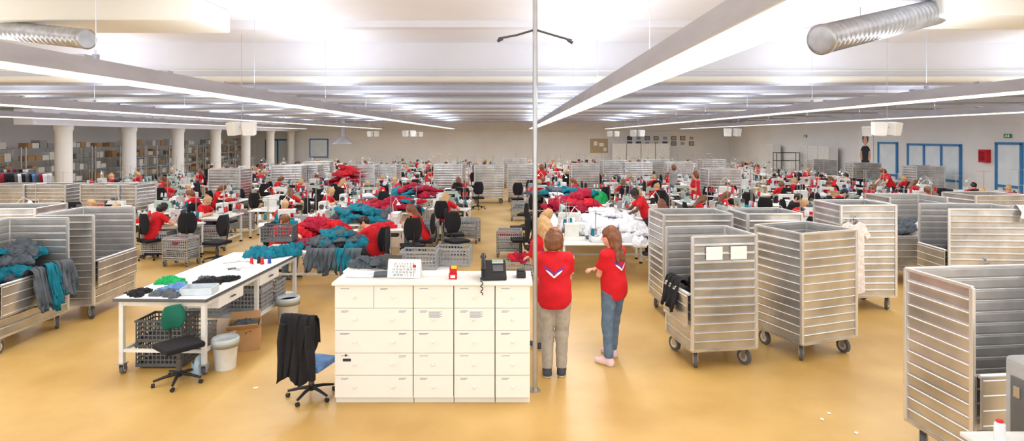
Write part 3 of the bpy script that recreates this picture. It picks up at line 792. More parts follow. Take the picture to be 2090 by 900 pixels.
cab_unit(-1.88,-1.049,(2,1,1,1,1)); cab_unit(-1.045,-.62,(1,)*5); cab_unit(-.616,-.182,(1,)*5); cab_unit(-.178,.192,(1,)*5)
single('counter_worktop',MB().box((-.844,Y0+.25,1.277),(2.12,.56,.03)).mesh('counter_worktop','cab',bevel=.004),(0,0,0),0,'cream counter top laid across the drawer cabinets','worktop')
single('sticker',MB().box((0,0,0),(.085,.002,.03)).box((-.01,-.001,.05),(.02,.002,.02)).mesh('sticker','inkk'),(-1.75,Y0-.003,.47),0,'small black sticker on a cream drawer','sticker')
ZT=1.293
def textmesh(body,size,m,al='CENTER'):
    cu=bpy.data.curves.new('t','FONT'); cu.body=body; cu.size=size; cu.align_x=al; cu.extrude=.0004; cu.space_line=1.0
    o=bpy.data.objects.new('t',cu); COL.objects.link(o); bpy.context.view_layer.update()
    me=bpy.data.meshes.new_from_object(o); COL.objects.unlink(o); bpy.data.objects.remove(o); me.materials.clear(); me.materials.append(M[m]); return me
cal=MB().box((0,0,.10),(.36,.004,.19)).mesh('page','paper')
days="31  1  2  3  4  5  6\n 7  8  9 10 11 12 13\n14 15 16 17 18 19 20\n21 22 23 24 25 26 27\n28 29 30  1  2  3  4"
tm=textmesh(days,.03,'inkk')
calp=[P('page',cal,(0,0,0),(-.25,0,0),subs=[P('printed_dates',tm,(0,-.004,.145),(math.pi/2,0,0))]),P('back_page',MB().box((0,.09,.10),(.36,.004,.2),R=Euler((.25,0,0)).to_matrix()).mesh('back_page','paper')),
      P('red_tab',MB().box((0,0,0),(.03,.006,.03)).mesh('red_tab','rplas'),(.13,-.03,.14))]
place('desk_calendar',calp,(-1.18,Y0+.16,ZT+.003),-4,'white tent desk calendar with black dates on the counter','calendar')
tel=[P('phone_base',MB().ext([(-.12,0),(.12,0),(.12,.15),(.07,.155),(-.12,.035)],-.12,.12).mesh('phone_base','blk',bevel=.008),(0,0,0),(0,0,math.pi/2)),
     P('handset',MB().tube([(0,-.11,.10),(0,-.10,.125),(0,-.04,.16),(0,.04,.19),(0,.10,.20),(0,.115,.18)],[.03,.024,.018,.018,.024,.03],10).mesh('handset','blk'),(-.10,0,0)),
     P('screen',MB().box((0,0,0),(.11,.05,.006)).mesh('screen','machg'),(.04,.055,.142),(.56,0,0)),
     P('keypad',MB().box((0,0,0),(.10,.08,.006)).mesh('keypad','dgrey'),(.04,-.03,.096),(.56,0,0)),
     P('cord',MB().tube([(-.12+.012*math.sin(i*1.6),-.12+.012*math.cos(i*1.6)-.006*min(i,14),.03-.013*max(0,i-14)) for i in range(26)],.005,5).mesh('cord','blk'))]
place('telephone',tel,(-.20,Y0+.2,ZT+.002),4,'black desk telephone with corded handset on the counter','telephone',scale=1.12)
single('card_terminal',MB().box((0,0,.035),(.1,.16,.07)).box((0,-.01,.075),(.08,.1,.02)).mesh('card_terminal','blk',bevel=.01),(.1,Y0+.25,ZT),0,'small black electronic device on the counter','device')
tp=[P('holder',MB().box((0,0,.03),(.09,.05,.06)).box((0,.02,.09),(.08,.02,.08)).mesh('holder','rplas',bevel=.006)),P('note',MB().box((0,-.026,.03),(.05,.004,.03)).mesh('note','paper')),P('yellow_note',MB().box((.01,0,.125),(.06,.02,.03)).mesh('yellow_note','yel'))]
place('tape_dispenser',tp,(-.64,Y0+.15,ZT),0,'red and yellow dispenser with white note on the counter','dispenser')
single('folded_cloth',MB().box((0,0,.02),(.22,.16,.035)).mesh('folded_cloth','dgc',bevel=.015,seg=3),(-1.42,Y0+.3,ZT),12,'folded dark cloth lying on the counter','cloth')
single('document_folder',MB().box((0,0,.006),(.3,.22,.012)).mesh('document_folder','clear',bevel=.003),(-1.66,Y0+.3,ZT),-6,'flat translucent document folder on the counter','folder')
single('paper_stack',MB().box((0,0,.012),(.3,.2,.024)).mesh('paper_stack','paper'),(-.84,Y0+.36,ZT),5,'stack of white paper on the counter','paper')
lap=[P('keyboard',MB().box((0,0,.01),(.3,.2,.02)).mesh('keyboard','dgrey',bevel=.004)),P('lid',MB().box((0,.12,.13),(.3,.012,.24),R=Euler((-.2,0,0)).to_matrix()).mesh('lid','dgrey',bevel=.004))]
# ---------------------------------------------------------------- work table left
tx,ty=-4.12,8.35; TW,TD,TH=1.12,2.8,.92
ps=[P('tabletop',MB().box((0,0,TH-.02),(TW,TD,.035)).mesh('tabletop',['white'],bevel=.004)),
    P('edge_band',MB().box((0,-TD/2-.004,TH-.02),(TW,.008,.037)).box((TW/2+.004,0,TH-.02),(.008,TD,.037)).box((-TW/2-.004,0,TH-.02),(.008,TD,.037)).mesh('edge_band','dgrey'))]
lg=MB().box((0,0,(TH-.04+.12)/2),(.05,.05,TH-.16)).mesh('leg','bwht')
for sx in(-1,1):
    for yy in(-1.33,0.0,1.33):
        ps.append(P('leg',lg,(sx*.5,yy,0),subs=[caster(0,0,True)]))
fr=MB()
for s in(-1,1): fr.box((s*.5,0,TH-.07),(.04,2.66,.06)).box((s*.5,0,.28),(.035,2.66,.035))
for yy in(-1.33,0,1.33): fr.box((0,yy,TH-.07),(1.0,.04,.06)).box((0,yy,.28),(1.0,.035,.035))
ps.append(P('frame',fr.mesh('frame','bwht')))
ps.append(P('lower_shelf',MB().box((0,.65,.30),(1.0,1.3,.02)).mesh('lower_shelf','bwht')))
hd=MB().box((.02,0,0),(.02,.1,.015)).mesh('handle','chrome')
for yy in(-.75,.35): ps.append(P('drawer',MB().box((.33,0,.78),(.4,.62,.14)).mesh('drawer','white',bevel=.005),(0,yy,0),subs=[P('handle',hd,(.535,0,.79))]))
place('work_table',ps,(tx,ty,0),-2,'long white work table with steel legs, casters and drawers','table')
for dx,dy,c,s in((-.42,-1.2,'blkf',.38),(-.1,-1.22,'dgc',.36),(-.12,-.95,'bcl',.42),(-.38,-.62,'gcl',.45),(-.18,-.75,'gcl',.3),(.2,-.72,'blkf',.5),(.02,-.5,'dgc',.35),(.32,-.5,'blkf',.4),(.05,-1.28,'dgc',.3)):
    garment(tx+dx,ty+dy,TH,c,s,.05,'on the white work table','garments on the work table',.95)
garment(tx+.12,ty+.35,TH,'wcl',.5,.02,'on the white work table','garments on the work table',.3)
garment(tx-.1,ty+.75,TH,'wcl',.55,.02,'on the white work table','garments on the work table',.3)
for dx,dy in((.3,1.1),(.1,1.0),(.42,1.2)): garment(tx+dx,ty+dy,TH,'teal',.62,.05,'on the white work table','garments on the work table',1.5)
single('plastic_tray',MB().box((0,0,.005),(.36,.26,.01)).box((0,-.13,.04),(.36,.008,.08)).box((0,.13,.04),(.36,.008,.08)).box((-.18,0,.04),(.008,.26,.08)).box((.18,0,.04),(.008,.26,.08)).mesh('plastic_tray','clear'),(tx+.28,ty-1.12,TH),8,'clear plastic tray with small items on the work table','tray')
single('scissors',MB().box((0,0,.004),(.015,.16,.006)).box((.01,0,.008),(.015,.16,.006),R=Euler((0,0,.3)).to_matrix()).tube([(.03*math.cos(a)-.02,.1+.03*math.sin(a),.006) for a in np.linspace(0,6,10)],.005,6,1).tube([(.03*math.cos(a)+.035,.1+.03*math.sin(a),.006) for a in np.linspace(0,6,10)],.005,6,1).mesh('scissors',['steel','blk']),(tx+.15,ty+.1,TH),60,'scissors with black handles on the work table','scissors')
for k,c in enumerate(('rplas','blk','rplas','navy')):
    single('thread_cone',cone_mesh(c),(tx+.2+.08*k,ty+.5+.07*(k%2),TH),0,'small thread cone standing on the work table','thread cone','thread cones on the work table',(.7,.7,.8))
for dx,dy,z,m_ in((-.2,-.97,.32,CRD),(-.2,-.97,.02,CRD),(-.25,.1,.311,CR),(.22,.35,.311,CR),(.22,.85,.311,CR),(.22,.35,.6-.005,CR),(-.28,-.35,.0,CR)):
    single('storage_crate',m_,(tx+dx,ty+dy,z),0,'perforated plastic crate under the work table','crate','plastic crates under the work table',(1,1,.96) if m_ is CRD else None)
garment(tx-.2,ty-.95,.50,'teal',.45,.1,'inside a crate under the work table'); garment(tx+.22,ty+.85,.5,'blkf',.5,.1,'inside a crate under the work table')
bx=MB().box((0,0,.01),(.4,.4,.02))
for s in(-1,1): bx.box((0,s*.2,.16),(.4,.01,.32)).box((s*.2,0,.16),(.01,.4,.32)).box((0,s*.27,.34),(.38,.16,.008),R=Euler((s*.6,0,0)).to_matrix())
single('cardboard_box',bx.mesh('cardboard_box','card'),(-3.62,7.95,0),20,'open brown cardboard box with dark fabric beneath the table','box')
garment(-3.62,7.95,.20,'blkf',.5,.1,'inside a cardboard box'); garment(-3.62,7.95,.27,'dgc',.5,.2,'inside a cardboard box')
bn=[P('bucket',MB().lathe([(.13,0),(.16,.38),(.17,.39),(.155,.385),(.125,.02)],n=24).mesh('bucket','bwht')),P('bin_liner',MB().lathe([(.165,.36),(.178,.30),(.174,.39),(.165,.41),(.14,.36)],n=24).mesh('bin_liner','clear'))]
place('waste_bin',bn,(-3.52,7.22,0),0,'white plastic waste bin with liner beside the work table','bin',scale=.92)
place('waste_bin',bn,(*fl(588,660),0),0,'white plastic waste bin with liner beside the work table','bin')
pb=garment_mesh(77,3); pb.materials[0]=M['pbag']
single('plastic_bag',pb,(-3.74,7.05,.0),0,'pale blue crumpled plastic bag beside the table leg','bag',None,(.25,.25,1.5))
place('office_chair',chair_parts('green','blkf',bw=.72,bh=.3,seatz=.5),(-3.84,6.78,0),52,'office chair with small green backrest beside the work table','chair',scale=.92)
JS=.9; JR=166
JC=(-2.19,6.42)
place('office_chair',chair_parts('blkf','bcl',.44),(JC[0],JC[1],0),JR,'black swivel chair with blue seat draped with a black jacket','chair',scale=JS)
pr=[(-.15,.70),(-.14,.86),(-.12,.98),(-.06,1.045),(-.01,1.05),(.02,1.0)]+[(.03+.006*k,.93-.07*k) for k in range(10)]
jk=drape_mesh(pr,.42,4,.014,'blkf',3,taper=.02)
a_=math.radians(JR); bx_,by_=-math.sin(a_),math.cos(a_)
o=single('jacket',jk,(JC[0]+bx_*.24*JS,JC[1]+by_*.24*JS,.01),JR-180,'black knitted jacket hanging over the chair back','jacket',None,JS)
slv=MB().tube([(0,0,0),(-.01,.0,-.2),(.01,-.01,-.42),(0,.0,-.62)],[.045,.055,.048,.042],10).mesh('sleeve','blkf')
for s in(-1,1):
    q=bpy.data.objects.new('sleeve',slv); q.parent=o; q.location=(s*.17,-.07,.95); q.rotation_euler=(0,-s*.06,0); COL.objects.link(q)
# ---------------------------------------------------------------- carts
cart_c(2.18,7.12,8,.84,.78,op='-x',lab='ribbed aluminium laundry cart with opened flap and paper sheets')
cart_c(3.62,7.34,20,.92,.80)
cart(2.88,9.55,4,1.1,.75); cart(3.98,9.30,3,.85,.72,H=1.66)
cart(5.78,9.95,2,.92,.80,H=1.72,lab='tall aluminium laundry cart with a white shirt hanging outside')
cart(7.85,11.75,0,1.1,.8,H=1.66,op='-y',lab='aluminium laundry cart with lowered flap and grey blue garments')
cart(8.0,10.25,-4,1.25,.8,op='-x',lab='aluminium laundry cart with opened side and grey garments')
cart_c(3.70,4.72,6,1.3,.70,H=1.62,op='-y',lab='ribbed aluminium laundry cart with its front flap lowered')
cart(10.1,12.6,8,1.2,.8)
cart(-7.05,8.15,2,.85,1.28,op='+x',lab='aluminium laundry cart with teal garments hanging out')
cart(-6.92,9.6,4,.85,1.1,op='+x',lab='aluminium laundry cart with lowered side flap')
cart(-8.7,10.3,5,1.2,.8)
for u,v,w in((90,377,1.3),(10,380,1.2),(205,366,1.2),(250,368,1.0)):
    x,y=fl(u,v,1.62); y=max(y,17.3); x=(u-1045)/F*y; cart(x,y+.4,random.uniform(-8,8),w,.8,H=1.42); occ.append((x,y+.4,.85))
for u,v in((998,337),(1066,336),(918,336),(1192,334),(738,337),(785,336),(1252,328),(1340,326),(1385,330),(1452,326),(590,338),(625,336),(470,345),(650,330),(1050,324),(1470,345),(1300,332)):
    x,y=fl(u,v,1.62); y=min(y,40); x=(u-1045)/F*y
    cart(x,y,random.uniform(-6,6),1.25,.8); occ.append((x,y,.85))
for x,y in((16.6,31.5),(16.4,27.5),(17.2,24.6)): cart(x,y,random.uniform(-6,6),1.25,.8); occ.append((x,y,.85))
for du in(1458,1508):
    yy=7.10+(du-1415)/1200*1.0; xx=(du-1045)/F*yy
    t=(xx-2.18)/math.cos(math.radians(8)); py=7.12+t*math.sin(math.radians(8))
    single('paper_sheet',MB().box((0,0,0),(.21,.003,.16)).mesh('paper_sheet','paper'),(xx,py-.024,1.42),8,'white paper sheet taped to an aluminium cart','paper','paper sheets on the cart')
def hang(name,x,y,z,rot,w,L,col,seed,lab,folds=3):
    pr=[(-.10,-.06),(-.05,.03),(0,.05),(.045,.02)]+[(.06+.008*k,-.02-L/10*k) for k in range(11)]
    return single(name,drape_mesh(pr,w,folds,.022,col,seed,taper=.1),(x,y,z),rot,lab,'garment','garments hanging over edges')
zr=.98
for k,(yy,c,w,L) in enumerate(((8.12,'dgc',.26,.5),(8.36,'teal',.24,.36),(8.54,'dgc',.26,.44),(8.26,'teal',.12,.56))):
    hang('garment',-6.60+.015*k,yy,zr+.01*k,90,w,L,c,k+1,'%s garment hanging over an open cart side'%GNAME[c],4)
for c,dx,dy,z in(('dgc',-.15,.1,1.0),('dgc',-.2,.3,1.02),('teal',-.1,.35,1.10),('dgc',-.05,0.05,1.10),('teal',-.2,-.0,1.15),('dgc',-.1,.2,1.2),('teal',.0,-.15,.95)):
    garment(-7.05+dx+.1,8.25+dy,z,c,.65,.5,'inside an open laundry cart','garments inside the laundry cart')
garment(-7.05,8.15,.5,'dgc',1.1,.1,'inside an open laundry cart'); garment(-7.05,8.25,.7,'teal',1.0,.2,'inside an open laundry cart'); garment(-7.05,8.3,.85,'dgc',.95,.2,'inside an open laundry cart')
for z,c in((.3,'dgc'),(.5,'blkf'),(.7,'blkf'),(.85,'blkf')): garment(2.55,7.6,z,c,.9,.2,'inside an open laundry cart')
hang('garment',2.17,7.62,.98,-82,.4,.3,'blkf',9,'black garment hanging over an open cart side')
for z,c in((.5,'wcl'),(.75,'bcl'),(.9,'dgc'),(.95,'wcl'),(1.0,'dgc')): garment(7.85+random.uniform(-.15,.15),11.7,z,c,1.0,.2,'inside an open laundry cart')
for z,c in((.5,'wcl'),(.75,'bcl'),(.85,'dgc')): garment(7.95+random.uniform(-.15,.15),10.25,z,c,1.0,.2,'inside an open laundry cart')
hang('garment',8.55,9.84,1.65,-4,.22,.2,'wcl',12,'white cloth hanging over a cart rim')
sp=[(-.09,.74),(-.06,.70),(0,.68),(.06,.70),(.09,.74),(.2,.70),(.33,.50),(.25,.44),(.2,.52),(.21,.25),(.23,-.12),(.08,-.14),(-.1,-.11),(-.23,-.13),(-.205,.25),(-.2,.52),(-.25,.45),(-.33,.50),(-.2,.70)]
sp=[(a*(.86 if b>.4 else .8),b if b>.4 else .4+(b-.4)*1.55) for a,b in sp]
shp=[P('shirt_body',MB().ext(sp,-.02,.02).mesh('shirt_body','speck',bevel=.015,seg=2),(0,0,0)),P('clothes_hanger',MB().tube([(0,0,.70),(0,0,.80),(.02,0,.83),(.035,0,.80)],.004,6).tube([(-.16,0,.69),(0,0,.78),(.16,0,.69)],.005,6).mesh('clothes_hanger','blk'))]
place('hanging_shirt',shp,(5.52,9.50,.73),2,'long white speckled shirt on a hanger outside a cart','shirt')
q=[P('housing',MB().box((0,0,.62),(.5,.5,1.22)).mesh('housing','grey',bevel=.05,seg=3)),P('panel',MB().box((-.255,0,.75),(.012,.36,.7)).mesh('panel','dgrey',bevel=.01)),P('latch',MB().box((-.265,.12,1.0),(.02,.05,.08)).mesh('latch','steel',bevel=.004))]
place('equipment_cabinet',q,(3.90,4.12,0),4,'grey plastic equipment cabinet with rounded edges','cabinet')
place('side_table',table_parts(.5,.4,.80,'bwht'),(3.34,3.86,0),0,'small pale side table','table')
cn=[P('thread',MB().lathe([(.03,0),(.034,.01),(.03,.13),(.02,.14)],n=20).mesh('thread','wcl')),P('cone_cap',MB().lathe([(.02,.138),(.022,.15),(.012,.16)],n=16).mesh('cone_cap','rplas'))]
place('thread_spool',cn,(3.235,3.9,.80),0,'white thread spool with red cap on a side table','thread spool')
for u,v in((1678,856),(1692,844),(1748,884),(522,792)):
    x,y=fl(u,v); single('paper_scrap',MB().box((0,0,.004),(.05,.03,.004),R=Euler((.1,.1,.3)).to_matrix()).mesh('paper_scrap','paper'),(x,y,0),random.uniform(0,90),'small white paper scrap lying on the floor','scrap','paper scraps on the floor')
# ---------------------------------------------------------------- middle-ground tables & heaps
def bigtable(x,y,w,d,rot=0,lab='large white cutting table with steel legs'):
    place('cutting_table',table_parts(w,d,.77),(x,y,0),rot,lab,'table')
    for a in(-.25,.25):
        for b_ in(-.25,.25): occ.append((x+a*w,y+b_*d,min(w,d)*.3+.1))
bigtable(-3.75,10.95,1.7,.8); bigtable(-4.05,12.6,1.25,1.1); bigtable(-4.1,14.6,1.5,1.6); bigtable(-1.75,9.4,1.7,.75)
heap(-3.25,10.95,.77,.42,.22,.30,['dgc','teal','dgc'],18,.62,'on a white table','charcoal and teal garments on the tables')
for k,(xx,c,L) in enumerate(((-3.25,'dgc',.35),(-2.98,'teal',.3),(-3.5,'dgc',.3),(-2.86,'dgc',.45))):
    hang('garment',xx,10.54,.80,0,.32,L,c,20+k,'%s garment hanging over the table edge'%GNAME[c],4)
heap(-4.0,11.0,.77,.3,.22,.06,['teal','crim'],4,.55,'on a white table')
heap(-4.05,12.5,.77,.5,.42,.26,['crim','redc'],18,.66,'on a white table','red garments on the tables')
heap(-3.75,14.5,.77,.65,.65,.32,['teal','teal','crim','dgc'],20,.7,'on a white table','teal garments on the tables')
heap(-3.4,16.6,.77,.85,.6,.28,['crim','redc','teal','crim'],18,.76,'on a white table','red garments on the tables'); bigtable(-3.5,16.6,2.0,1.4)
put_machine(-4.5,14.2,.77,90,0); put_machine(-4.5,15.0,.77,90,2); put_stand(-4.65,13.95,.77,0); put_stand(-2.8,17.2,.77,0); put_stand(-4.4,17.1,.77,0); put_machine(-2.75,16.6,.77,-90,0); put_stand(-4.5,12.95,.77,0)
heap(-3.3,20.2,.77,.8,.5,.4,['crim','crim','teal'],16,.85,'on a white table','red garments on the tables'); bigtable(-3.3,20.2,2.0,1.4)
heap(-6.9,24.5,.77,.45,.4,.9,['crim','redc'],18,.9,'on a white table','red garments on the tables'); bigtable(-6.6,24.5,2.0,1.2)
heap(-2.15,9.35,.77,.3,.15,.1,['dgc'],6,.5,'on a white table')
for x_,y_,z_,m_ in((-1.45,9.3,.771,CR),(-2.35,9.95,.02,CR),(-1.1,10.3,.02,CR),(-.95,9.55,.771,CR)):
    single('storage_crate',m_,(x_,y_,z_),random.uniform(-8,8),'perforated plastic crate among the tables','crate','loose plastic crates')
place('laptop',lap,(-1.78,9.2,.772),160,'dark grey laptop opened on a table','laptop')
single('storage_crate',CRD,(-4.35,11.0,.90),5,'black perforated crate on the table end','crate')
bigtable(1.95,12.3,2.0,1.9,lab='large white table covered with white cloth'); bigtable(1.95,15.2,2.0,3.2,lab='large white table with cloth and sewing machines'); bigtable(2.1,19.5,2.0,3.6)
heap(2.12,12.25,.77,.76,.74,.24,['wcl'],32,.74,'on a white table','white garments on the cutting table')
heap(2.3,14.1,.77,.55,.7,.2,['wcl'],14,.8,'on a white table','white garments on the cutting table')
heap(1.75,16.2,.77,.65,.5,.40,['crim','crim','redc'],18,.85,'on a white table','red garments on the cutting table')
heap(2.4,18.7,.77,.5,.4,.3,['gcl','gcl','teal'],8,.9,'on a white table','green garments on the cutting table')
heap(1.5,20.2,.77,.5,.7,.35,['teal','wcl','dgc'],12,.9,'on a white table','teal garments on the cutting table')
put_machine(1.25,11.8,.77,180,1); put_stand(1.2,12.4,.77,20); put_machine(1.3,13.6,.77,170,0); put_stand(1.15,14.2,.77,80); put_stand(1.65,11.6,.77,0)
put_machine(1.3,15.2,.77,90,2); put_stand(1.4,18.2,.77,0); put_machine(2.6,15.6,.77,-90,0); put_stand(2.7,16.2,.77,90); put_stand(1.2,13.0,.77,50); put_machine(1.2,17.4,.77,90,0)
station(.55,12.7,95,W_('long','hbl',t=tS),table=False)
for y in(13.7,15.5): put_chair(.2,y,-80)
heap(.15,11.9,.30,.15,.12,.1,['crim','redc'],3,.5,'in a crate'); single('storage_crate',CR,(.15,11.9,.0),0,'grey perforated crate beside the aisle','crate',None,(1,1,1.2))
for i,(u,v) in enumerate(((403,412),(461,406),(385,432),(525,392),(800,468),(840,442),(637,373),(1525,391),(1563,401),(1448,380),(1665,440),(940,378),(1080,366),(1760,362),(1893,365),(690,380),(1100,352),(915,385),(495,384),(1232,380))):
    x,y=fl(u,v,1.08)
    if u==800: x+=.12
    put_chair(x,y,random.choice((150,170,200,-160,100))); occ.append((x,y,.3))
for u,v in((428,462),(370,482),(955,446),(495,430),(1040,468),(325,470)):
    x,y=fl(u,v,.64)
    place('basket_trolley',TRO,(x,y,0),random.uniform(-10,10),'grey wheeled basket trolley for garments','trolley','basket trolleys') ; occ.append((x,y,.35))
    garment(x,y,.5,random.choice(('crim','dgc','wcl','teal')),.5,.1,'inside a basket trolley')
# filler lanes
FW=[('bob','hbr'),('bun','hbl'),('short','hbk'),('bob','hbl'),('long','hbr')]
lanes=[(-16.6,24),(-15.2,21),(-13.7,18.6),(-12.2,16.6),(-10.8,14.8),(-9.5,13.6),(-8.2,14.6),(-6.9,15.2),(-5.8,14.0),(-5.2,18.0),(-2.0,13.6),(-2.1,18),(.9,22),(3.9,12.6),(4.9,12.0),(6.0,12.4),(7.2,13.2),(8.4,13.6),(9.6,14.2),(10.8,14.8),(12.0,15.6),(13.2,16.6),(14.5,18.0),(15.8,20.5),(-4.2,22),(2.6,22.5),(4.4,20)]
cntp=0;cst=0
for li,(lx,ly) in enumerate(lanes):
    y=ly
    while y<42:
        x=lx+random.uniform(-.2,.2); rot=random.choice((90,-90,0,180))
        tx_,ty_=loc2(x,y,rot,0,-.62)
        if cst<270 and not(-1.25<tx_+.0<.2) and not any((tx_-a)**2+(ty_-b)**2<(c+.30)**2 or (x-a)**2+(y-b)**2<(c+.06)**2 for a,b,c in occ):
            cntp+=1; cst+=1; who=None
            if cntp%2==0: h,c=random.choice(FW); who=W_(h,c,far=y>24)
            station(x,y,rot,who,chair=(who is not None) or random.random()<.4)
        y+=random.uniform(.8,1.1) if y<30 else random.uniform(1.5,2.2)
nt=0
for _ in range(900):
    x=random.uniform(-14,15); y=random.uniform(13,27)
    if abs(x)/y>.85 or -1.2<x<.2 or nt>50: continue
    if any((x-a)**2+(y-b)**2<(c+.28)**2 for a,b,c in occ): continue
    occ.append((x,y,.3)); nt+=1
    if random.random()<.6: put_chair(x,y,random.uniform(0,360))
    else:
        put('basket_trolley',TRO,TROF,x,y,0,random.choice((0,90,80,10)),'grey wheeled basket trolley for garments','trolley','basket trolleys')
        garment(x,y,.5,random.choice(('crim','redc','wcl','teal')),.5,.1,'inside a basket trolley')
print('stations',cst,'extra',nt)
fo=bpy.data.objects.new('garment_heap',merge(FARG,'garment_heap')); fo['kind']='stuff'; setp(fo,'crumpled red, teal, grey and white garments on distant tables','garments'); COL.objects.link(fo)
# ---------------------------------------------------------------- shelves left
def shelf_parts(L=1.9,D=.6,Hh=2.4,nn=5):
    ps=[]; up=MB().box((0,0,Hh/2),(.05,.05,Hh)).mesh('upright','alur')
    for sx in(-1,1):
        for sy in(-1,1): ps.append(P('upright',up,(sx*D/2,sy*L/2,0)))
    sm=MB().box((0,0,0),(D,L,.03)).mesh('shelf','grey')
    for k in range(nn): ps.append(P('shelf',sm,(0,0,.12+k*(Hh-.2)/(nn-1))))
    return ps
SHF=shelf_parts()
bxs=[]
for c in('card','white','card','grey','bwht'):
    bxs.append(MB().box((0,0,.5),(1,1,1)).box((0,0,1.001),(.12,1,.004),1).box((-.501,0,.6),(.006,.3,.25),2).mesh('storage_box',[c,'tape' if c=='card' else 'dgrey','paper'],bevel=.01))
k=0
for sx_,y0,y1 in((-21.6,22.4,48),(-19.9,31.5,46)):
    y=y0
    while y<y1:
        place('storage_rack',SHF,(sx_,y,0),0,'grey metal storage rack filled with boxes','shelf','grey storage racks')
        for lev in range(5):
            yy=y-.8
            while yy<y+.7:
                w=random.uniform(.22,.45)
                if random.random()<.82 and k<230:
                    single('storage_box',random.choice(bxs),(sx_+.05,yy+w/2,.136+lev*.55),0,'storage box standing on a metal rack','box','boxes on the storage racks',(.42,w-.03,random.uniform(.18,.38))); k+=1
                yy+=w+.02
        y+=2.15 if sx_<-21 else 4.1
rl=MB().cyl((-1.4,0,1.6),(1.4,0,1.6),.015,n=8)
for s in(-1,1): rl.cyl((s*1.4,0,.05),(s*1.4,0,1.6),.015,n=8).cyl((s*1.4,-.25,.05),(s*1.4,.25,.05),.015,n=8)
rlm=[P('rail_frame',rl.mesh('rail_frame','steel'))]
hg=drape_mesh([(.0,.0),(.01,-.1),(.02,-.3),(.02,-.5),(.02,-.75)],.38,2,.02,'dgc',5,n=16)
for rx_,ry_ in((-17.2,20.2),(-19.9,22.9)):
    place('clothes_rail',rlm,(rx_,ry_,0),0,'steel clothes rail with hanging garments','clothes rail','clothes rails')
    for i in range(22):
        single('hanging_garment',variant(hg,random.choice(('dgc','blkf','bcl','dgc','blkf','wcl','crim'))),(rx_-1.3+i*.12,ry_,1.58),88+random.uniform(-4,4),'garment hanging on a clothes rail','garment','garments on the clothes rails')
# ---------------------------------------------------------------- wall fittings
cabm=[P('body',MB().box((0,0,1.15),(1.15,.5,2.3)).mesh('body','white'))]+[P('door',MB().box((0,0,1.2),(.56,.02,2.1)).mesh('door','bwht',bevel=.004),(s*.287,-.26,0),subs=[P('handle',MB().box((-s*.22,-.02,1.1),(.02,.02,.15)).mesh('handle','chrome'))]) for s in(-1,1)]
for i in range(4): place('wall_cupboard',cabm,(8.9+1.2*i,49.0,0),0,'tall white double-door cupboard against the wall','cupboard','white wall cupboards')
for yy in(33.5,34.7,35.9,40.5): place('wall_cupboard',cabm,(18.0,yy,0),-90,'tall white double-door cupboard against the wall','cupboard','white wall cupboards')
single('notice_board',MB().box((0,0,0),(1.5,.04,1.2)).box((-.3,-.025,.2),(.3,.01,.35),1).box((.2,-.025,.1),(.4,.01,.3),1).box((.5,-.025,-.3),(.25,.01,.3),1).mesh('notice_board',['board','paper']),(7.4,49.96,2.1),0,'brown pin board with pinned paper notices','notice board')
for i in range(16):
    single('wall_picture',MB().box((0,0,0),(.42,.03,.34)).box((0,-.016,0),(.34,.01,.26),1).mesh('wall_picture',[random.choice(('blk','paper')),random.choice(('dgrey','board','grey'))]),(10+.75*(i%8),49.97,2.75-.45*(i//8)),0,'small framed picture on the wall','picture','framed pictures on the wall')
def ell(cx,cz,rx,rz,n=24): return [(cx+rx*math.cos(2*math.pi*i/n),cz+rz*math.sin(2*math.pi*i/n)) for i in range(n)]
pp=MB().box((0,0,0),(1.25,.03,2.15))
pp.ext(ell(0,.62,.27,.32),-.021,-.016,1).ext(ell(.0,.5,.17,.24),-.026,-.0215,2)
pp.ext([(-.3,-.95),(.32,-.95),(.42,.0),(.28,.18),(.08,.25),(-.08,.25),(-.28,.18),(-.42,.0)],-.020,-.016,3).ext([(-.42,0),(-.3,-.05),(-.25,-.5),(-.38,-.55),(-.48,-.3)],-.026,-.021,2).ext([(.42,0),(.3,-.05),(.25,-.5),(.38,-.55),(.48,-.3)],-.026,-.021,2).ext([(-.05,.2),(.05,.2),(.06,.35),(-.06,.35)],-.0255,-.021,2).ext(ell(0,.42,.08,.02),-.030,-.0265,4)
single('portrait_poster',pp.mesh('portrait_poster',['paper','hbk','skin','dark','wcl'],rec=True),(XR-.03,30.7,2.15),-90,'large poster of smiling dark-haired person in dark shirt','poster')
single('fire_hose_box',MB().box((0,0,0),(.4,.18,.5)).box((0,-.1,0),(.3,.02,.38),1).mesh('fire_hose_box',['rplas','crim'],bevel=.015),(XR-.1,22.9,2.1),-90,'red fire hose box mounted on the wall','fire box')
for y,z in((21.9,2.88),(37,2.9)):
    single('exit_sign',MB().box((0,0,0),(.3,.05,.15)).ext([(-.10,-.05),(-.07,-.05),(-.04,0),(-.015,-.05),(.015,-.04),(-.015,.015),(.0,.04),(-.035,.045),(-.07,.015)],-.03,-.024,1).ext([(.04,-.05),(.10,-.05),(.10,.05),(.04,.05)],-.03,-.024,1).mesh('exit_sign',['gplas','paper']),(XR-.04,y,z),-90,'green emergency exit sign with white pictogram','sign','emergency exit signs')
rk=MB()
for sx in(-.7,.7):
    for sy in(-.25,.25): rk.cyl((sx,sy,0),(sx,sy,1.9),.02,n=6)
for z in(.2,.8,1.4,1.88): rk.box((0,0,z),(1.4,.5,.03))
place('black_rack',[P('rack_frame',rk.mesh('rack_frame','blk'))],(16.8,36.0,0),0,'black metal rack with shelves','rack')
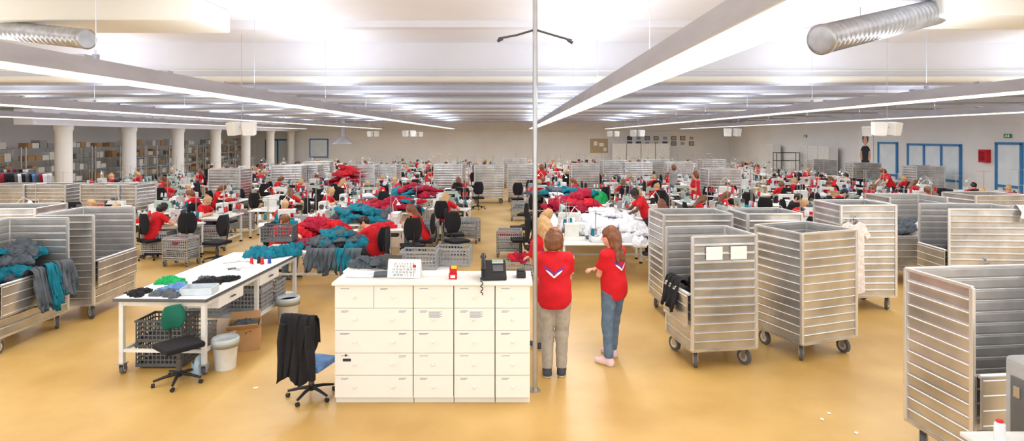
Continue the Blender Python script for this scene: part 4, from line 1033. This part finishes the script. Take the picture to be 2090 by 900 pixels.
def duct(p0,p1,r,lab):
    p0=Vector(p0);p1=Vector(p1); d=(p1-p0); L=d.length; N=int(L/.03); pts=[];rr=[]
    for i in range(N+1): pts.append(p0+d*i/N); rr.append(r*(1.0 if i%4 else 1.07))
    b=MB(); b.tube(pts,rr,28)
    place('ventilation_duct',[P('duct_tube',b.mesh('duct_tube','duct')),P('end_ring',MB().lathe([(r*.86,0),(r*1.1,0),(r*1.1,.05),(r*.86,.05)],n=28).mesh('end_ring','duct'),tuple(p0-d.normalized()*.03),tuple(d.to_track_quat('Z','Y').to_euler())),P('hanger_strap',MB().cyl(p0.lerp(p1,.3),Vector((*p0.lerp(p1,.3).xy,ZC)),.006,n=6).mesh('hanger_strap','pipe'))],(0,0,0),0,lab,'duct')
duct((4.85,9.2,4.36),(7.75,10.7,5.12),.22,'silver spiral ventilation duct hanging under the ceiling')
duct((-7.25,10.0,4.50),(-10.2,10.9,4.90),.16,'silver spiral ventilation duct hanging under the ceiling')
spk=[P('speaker_box',MB().ext([(-.17,-.2),(.17,-.2),(.2,.2),(-.2,.2)],-.13,.13).mesh('speaker_box','white',bevel=.03,seg=3),(s*.26,0,-.35),(.15,0,s*.35)) for s in(-1,1)]
spk.append(P('bracket',MB().cyl((0,0,-.3),(0,0,2.5),.008,n=8).box((0,0,-.3),(.3,.04,.04)).mesh('bracket','pipe')))
for x,y in((-6.35,13.8),(-8.5,36),(-5.6,32),(8.8,13.8),(6.2,36),(6.4,30),(9.0,24),(-6.4,40),(12.0,19.5)):
    place('loudspeaker_pair',spk,(x,y,3.30),random.uniform(-15,15),'pair of white loudspeakers hanging from the ceiling','loudspeaker','hanging loudspeakers',scale=.78)
place('extraction_hood',[P('hood',MB().lathe([(.85,0),(.8,.12),(.25,.55),(.22,.6)],n=20).mesh('hood','galv')),P('pipe',MB().cyl((0,0,.55),(0,0,3.0),.2,n=16).mesh('pipe','galv'))],(-13.3,46.2,2.3),0,'grey conical extraction hood hanging from the ceiling','hood')
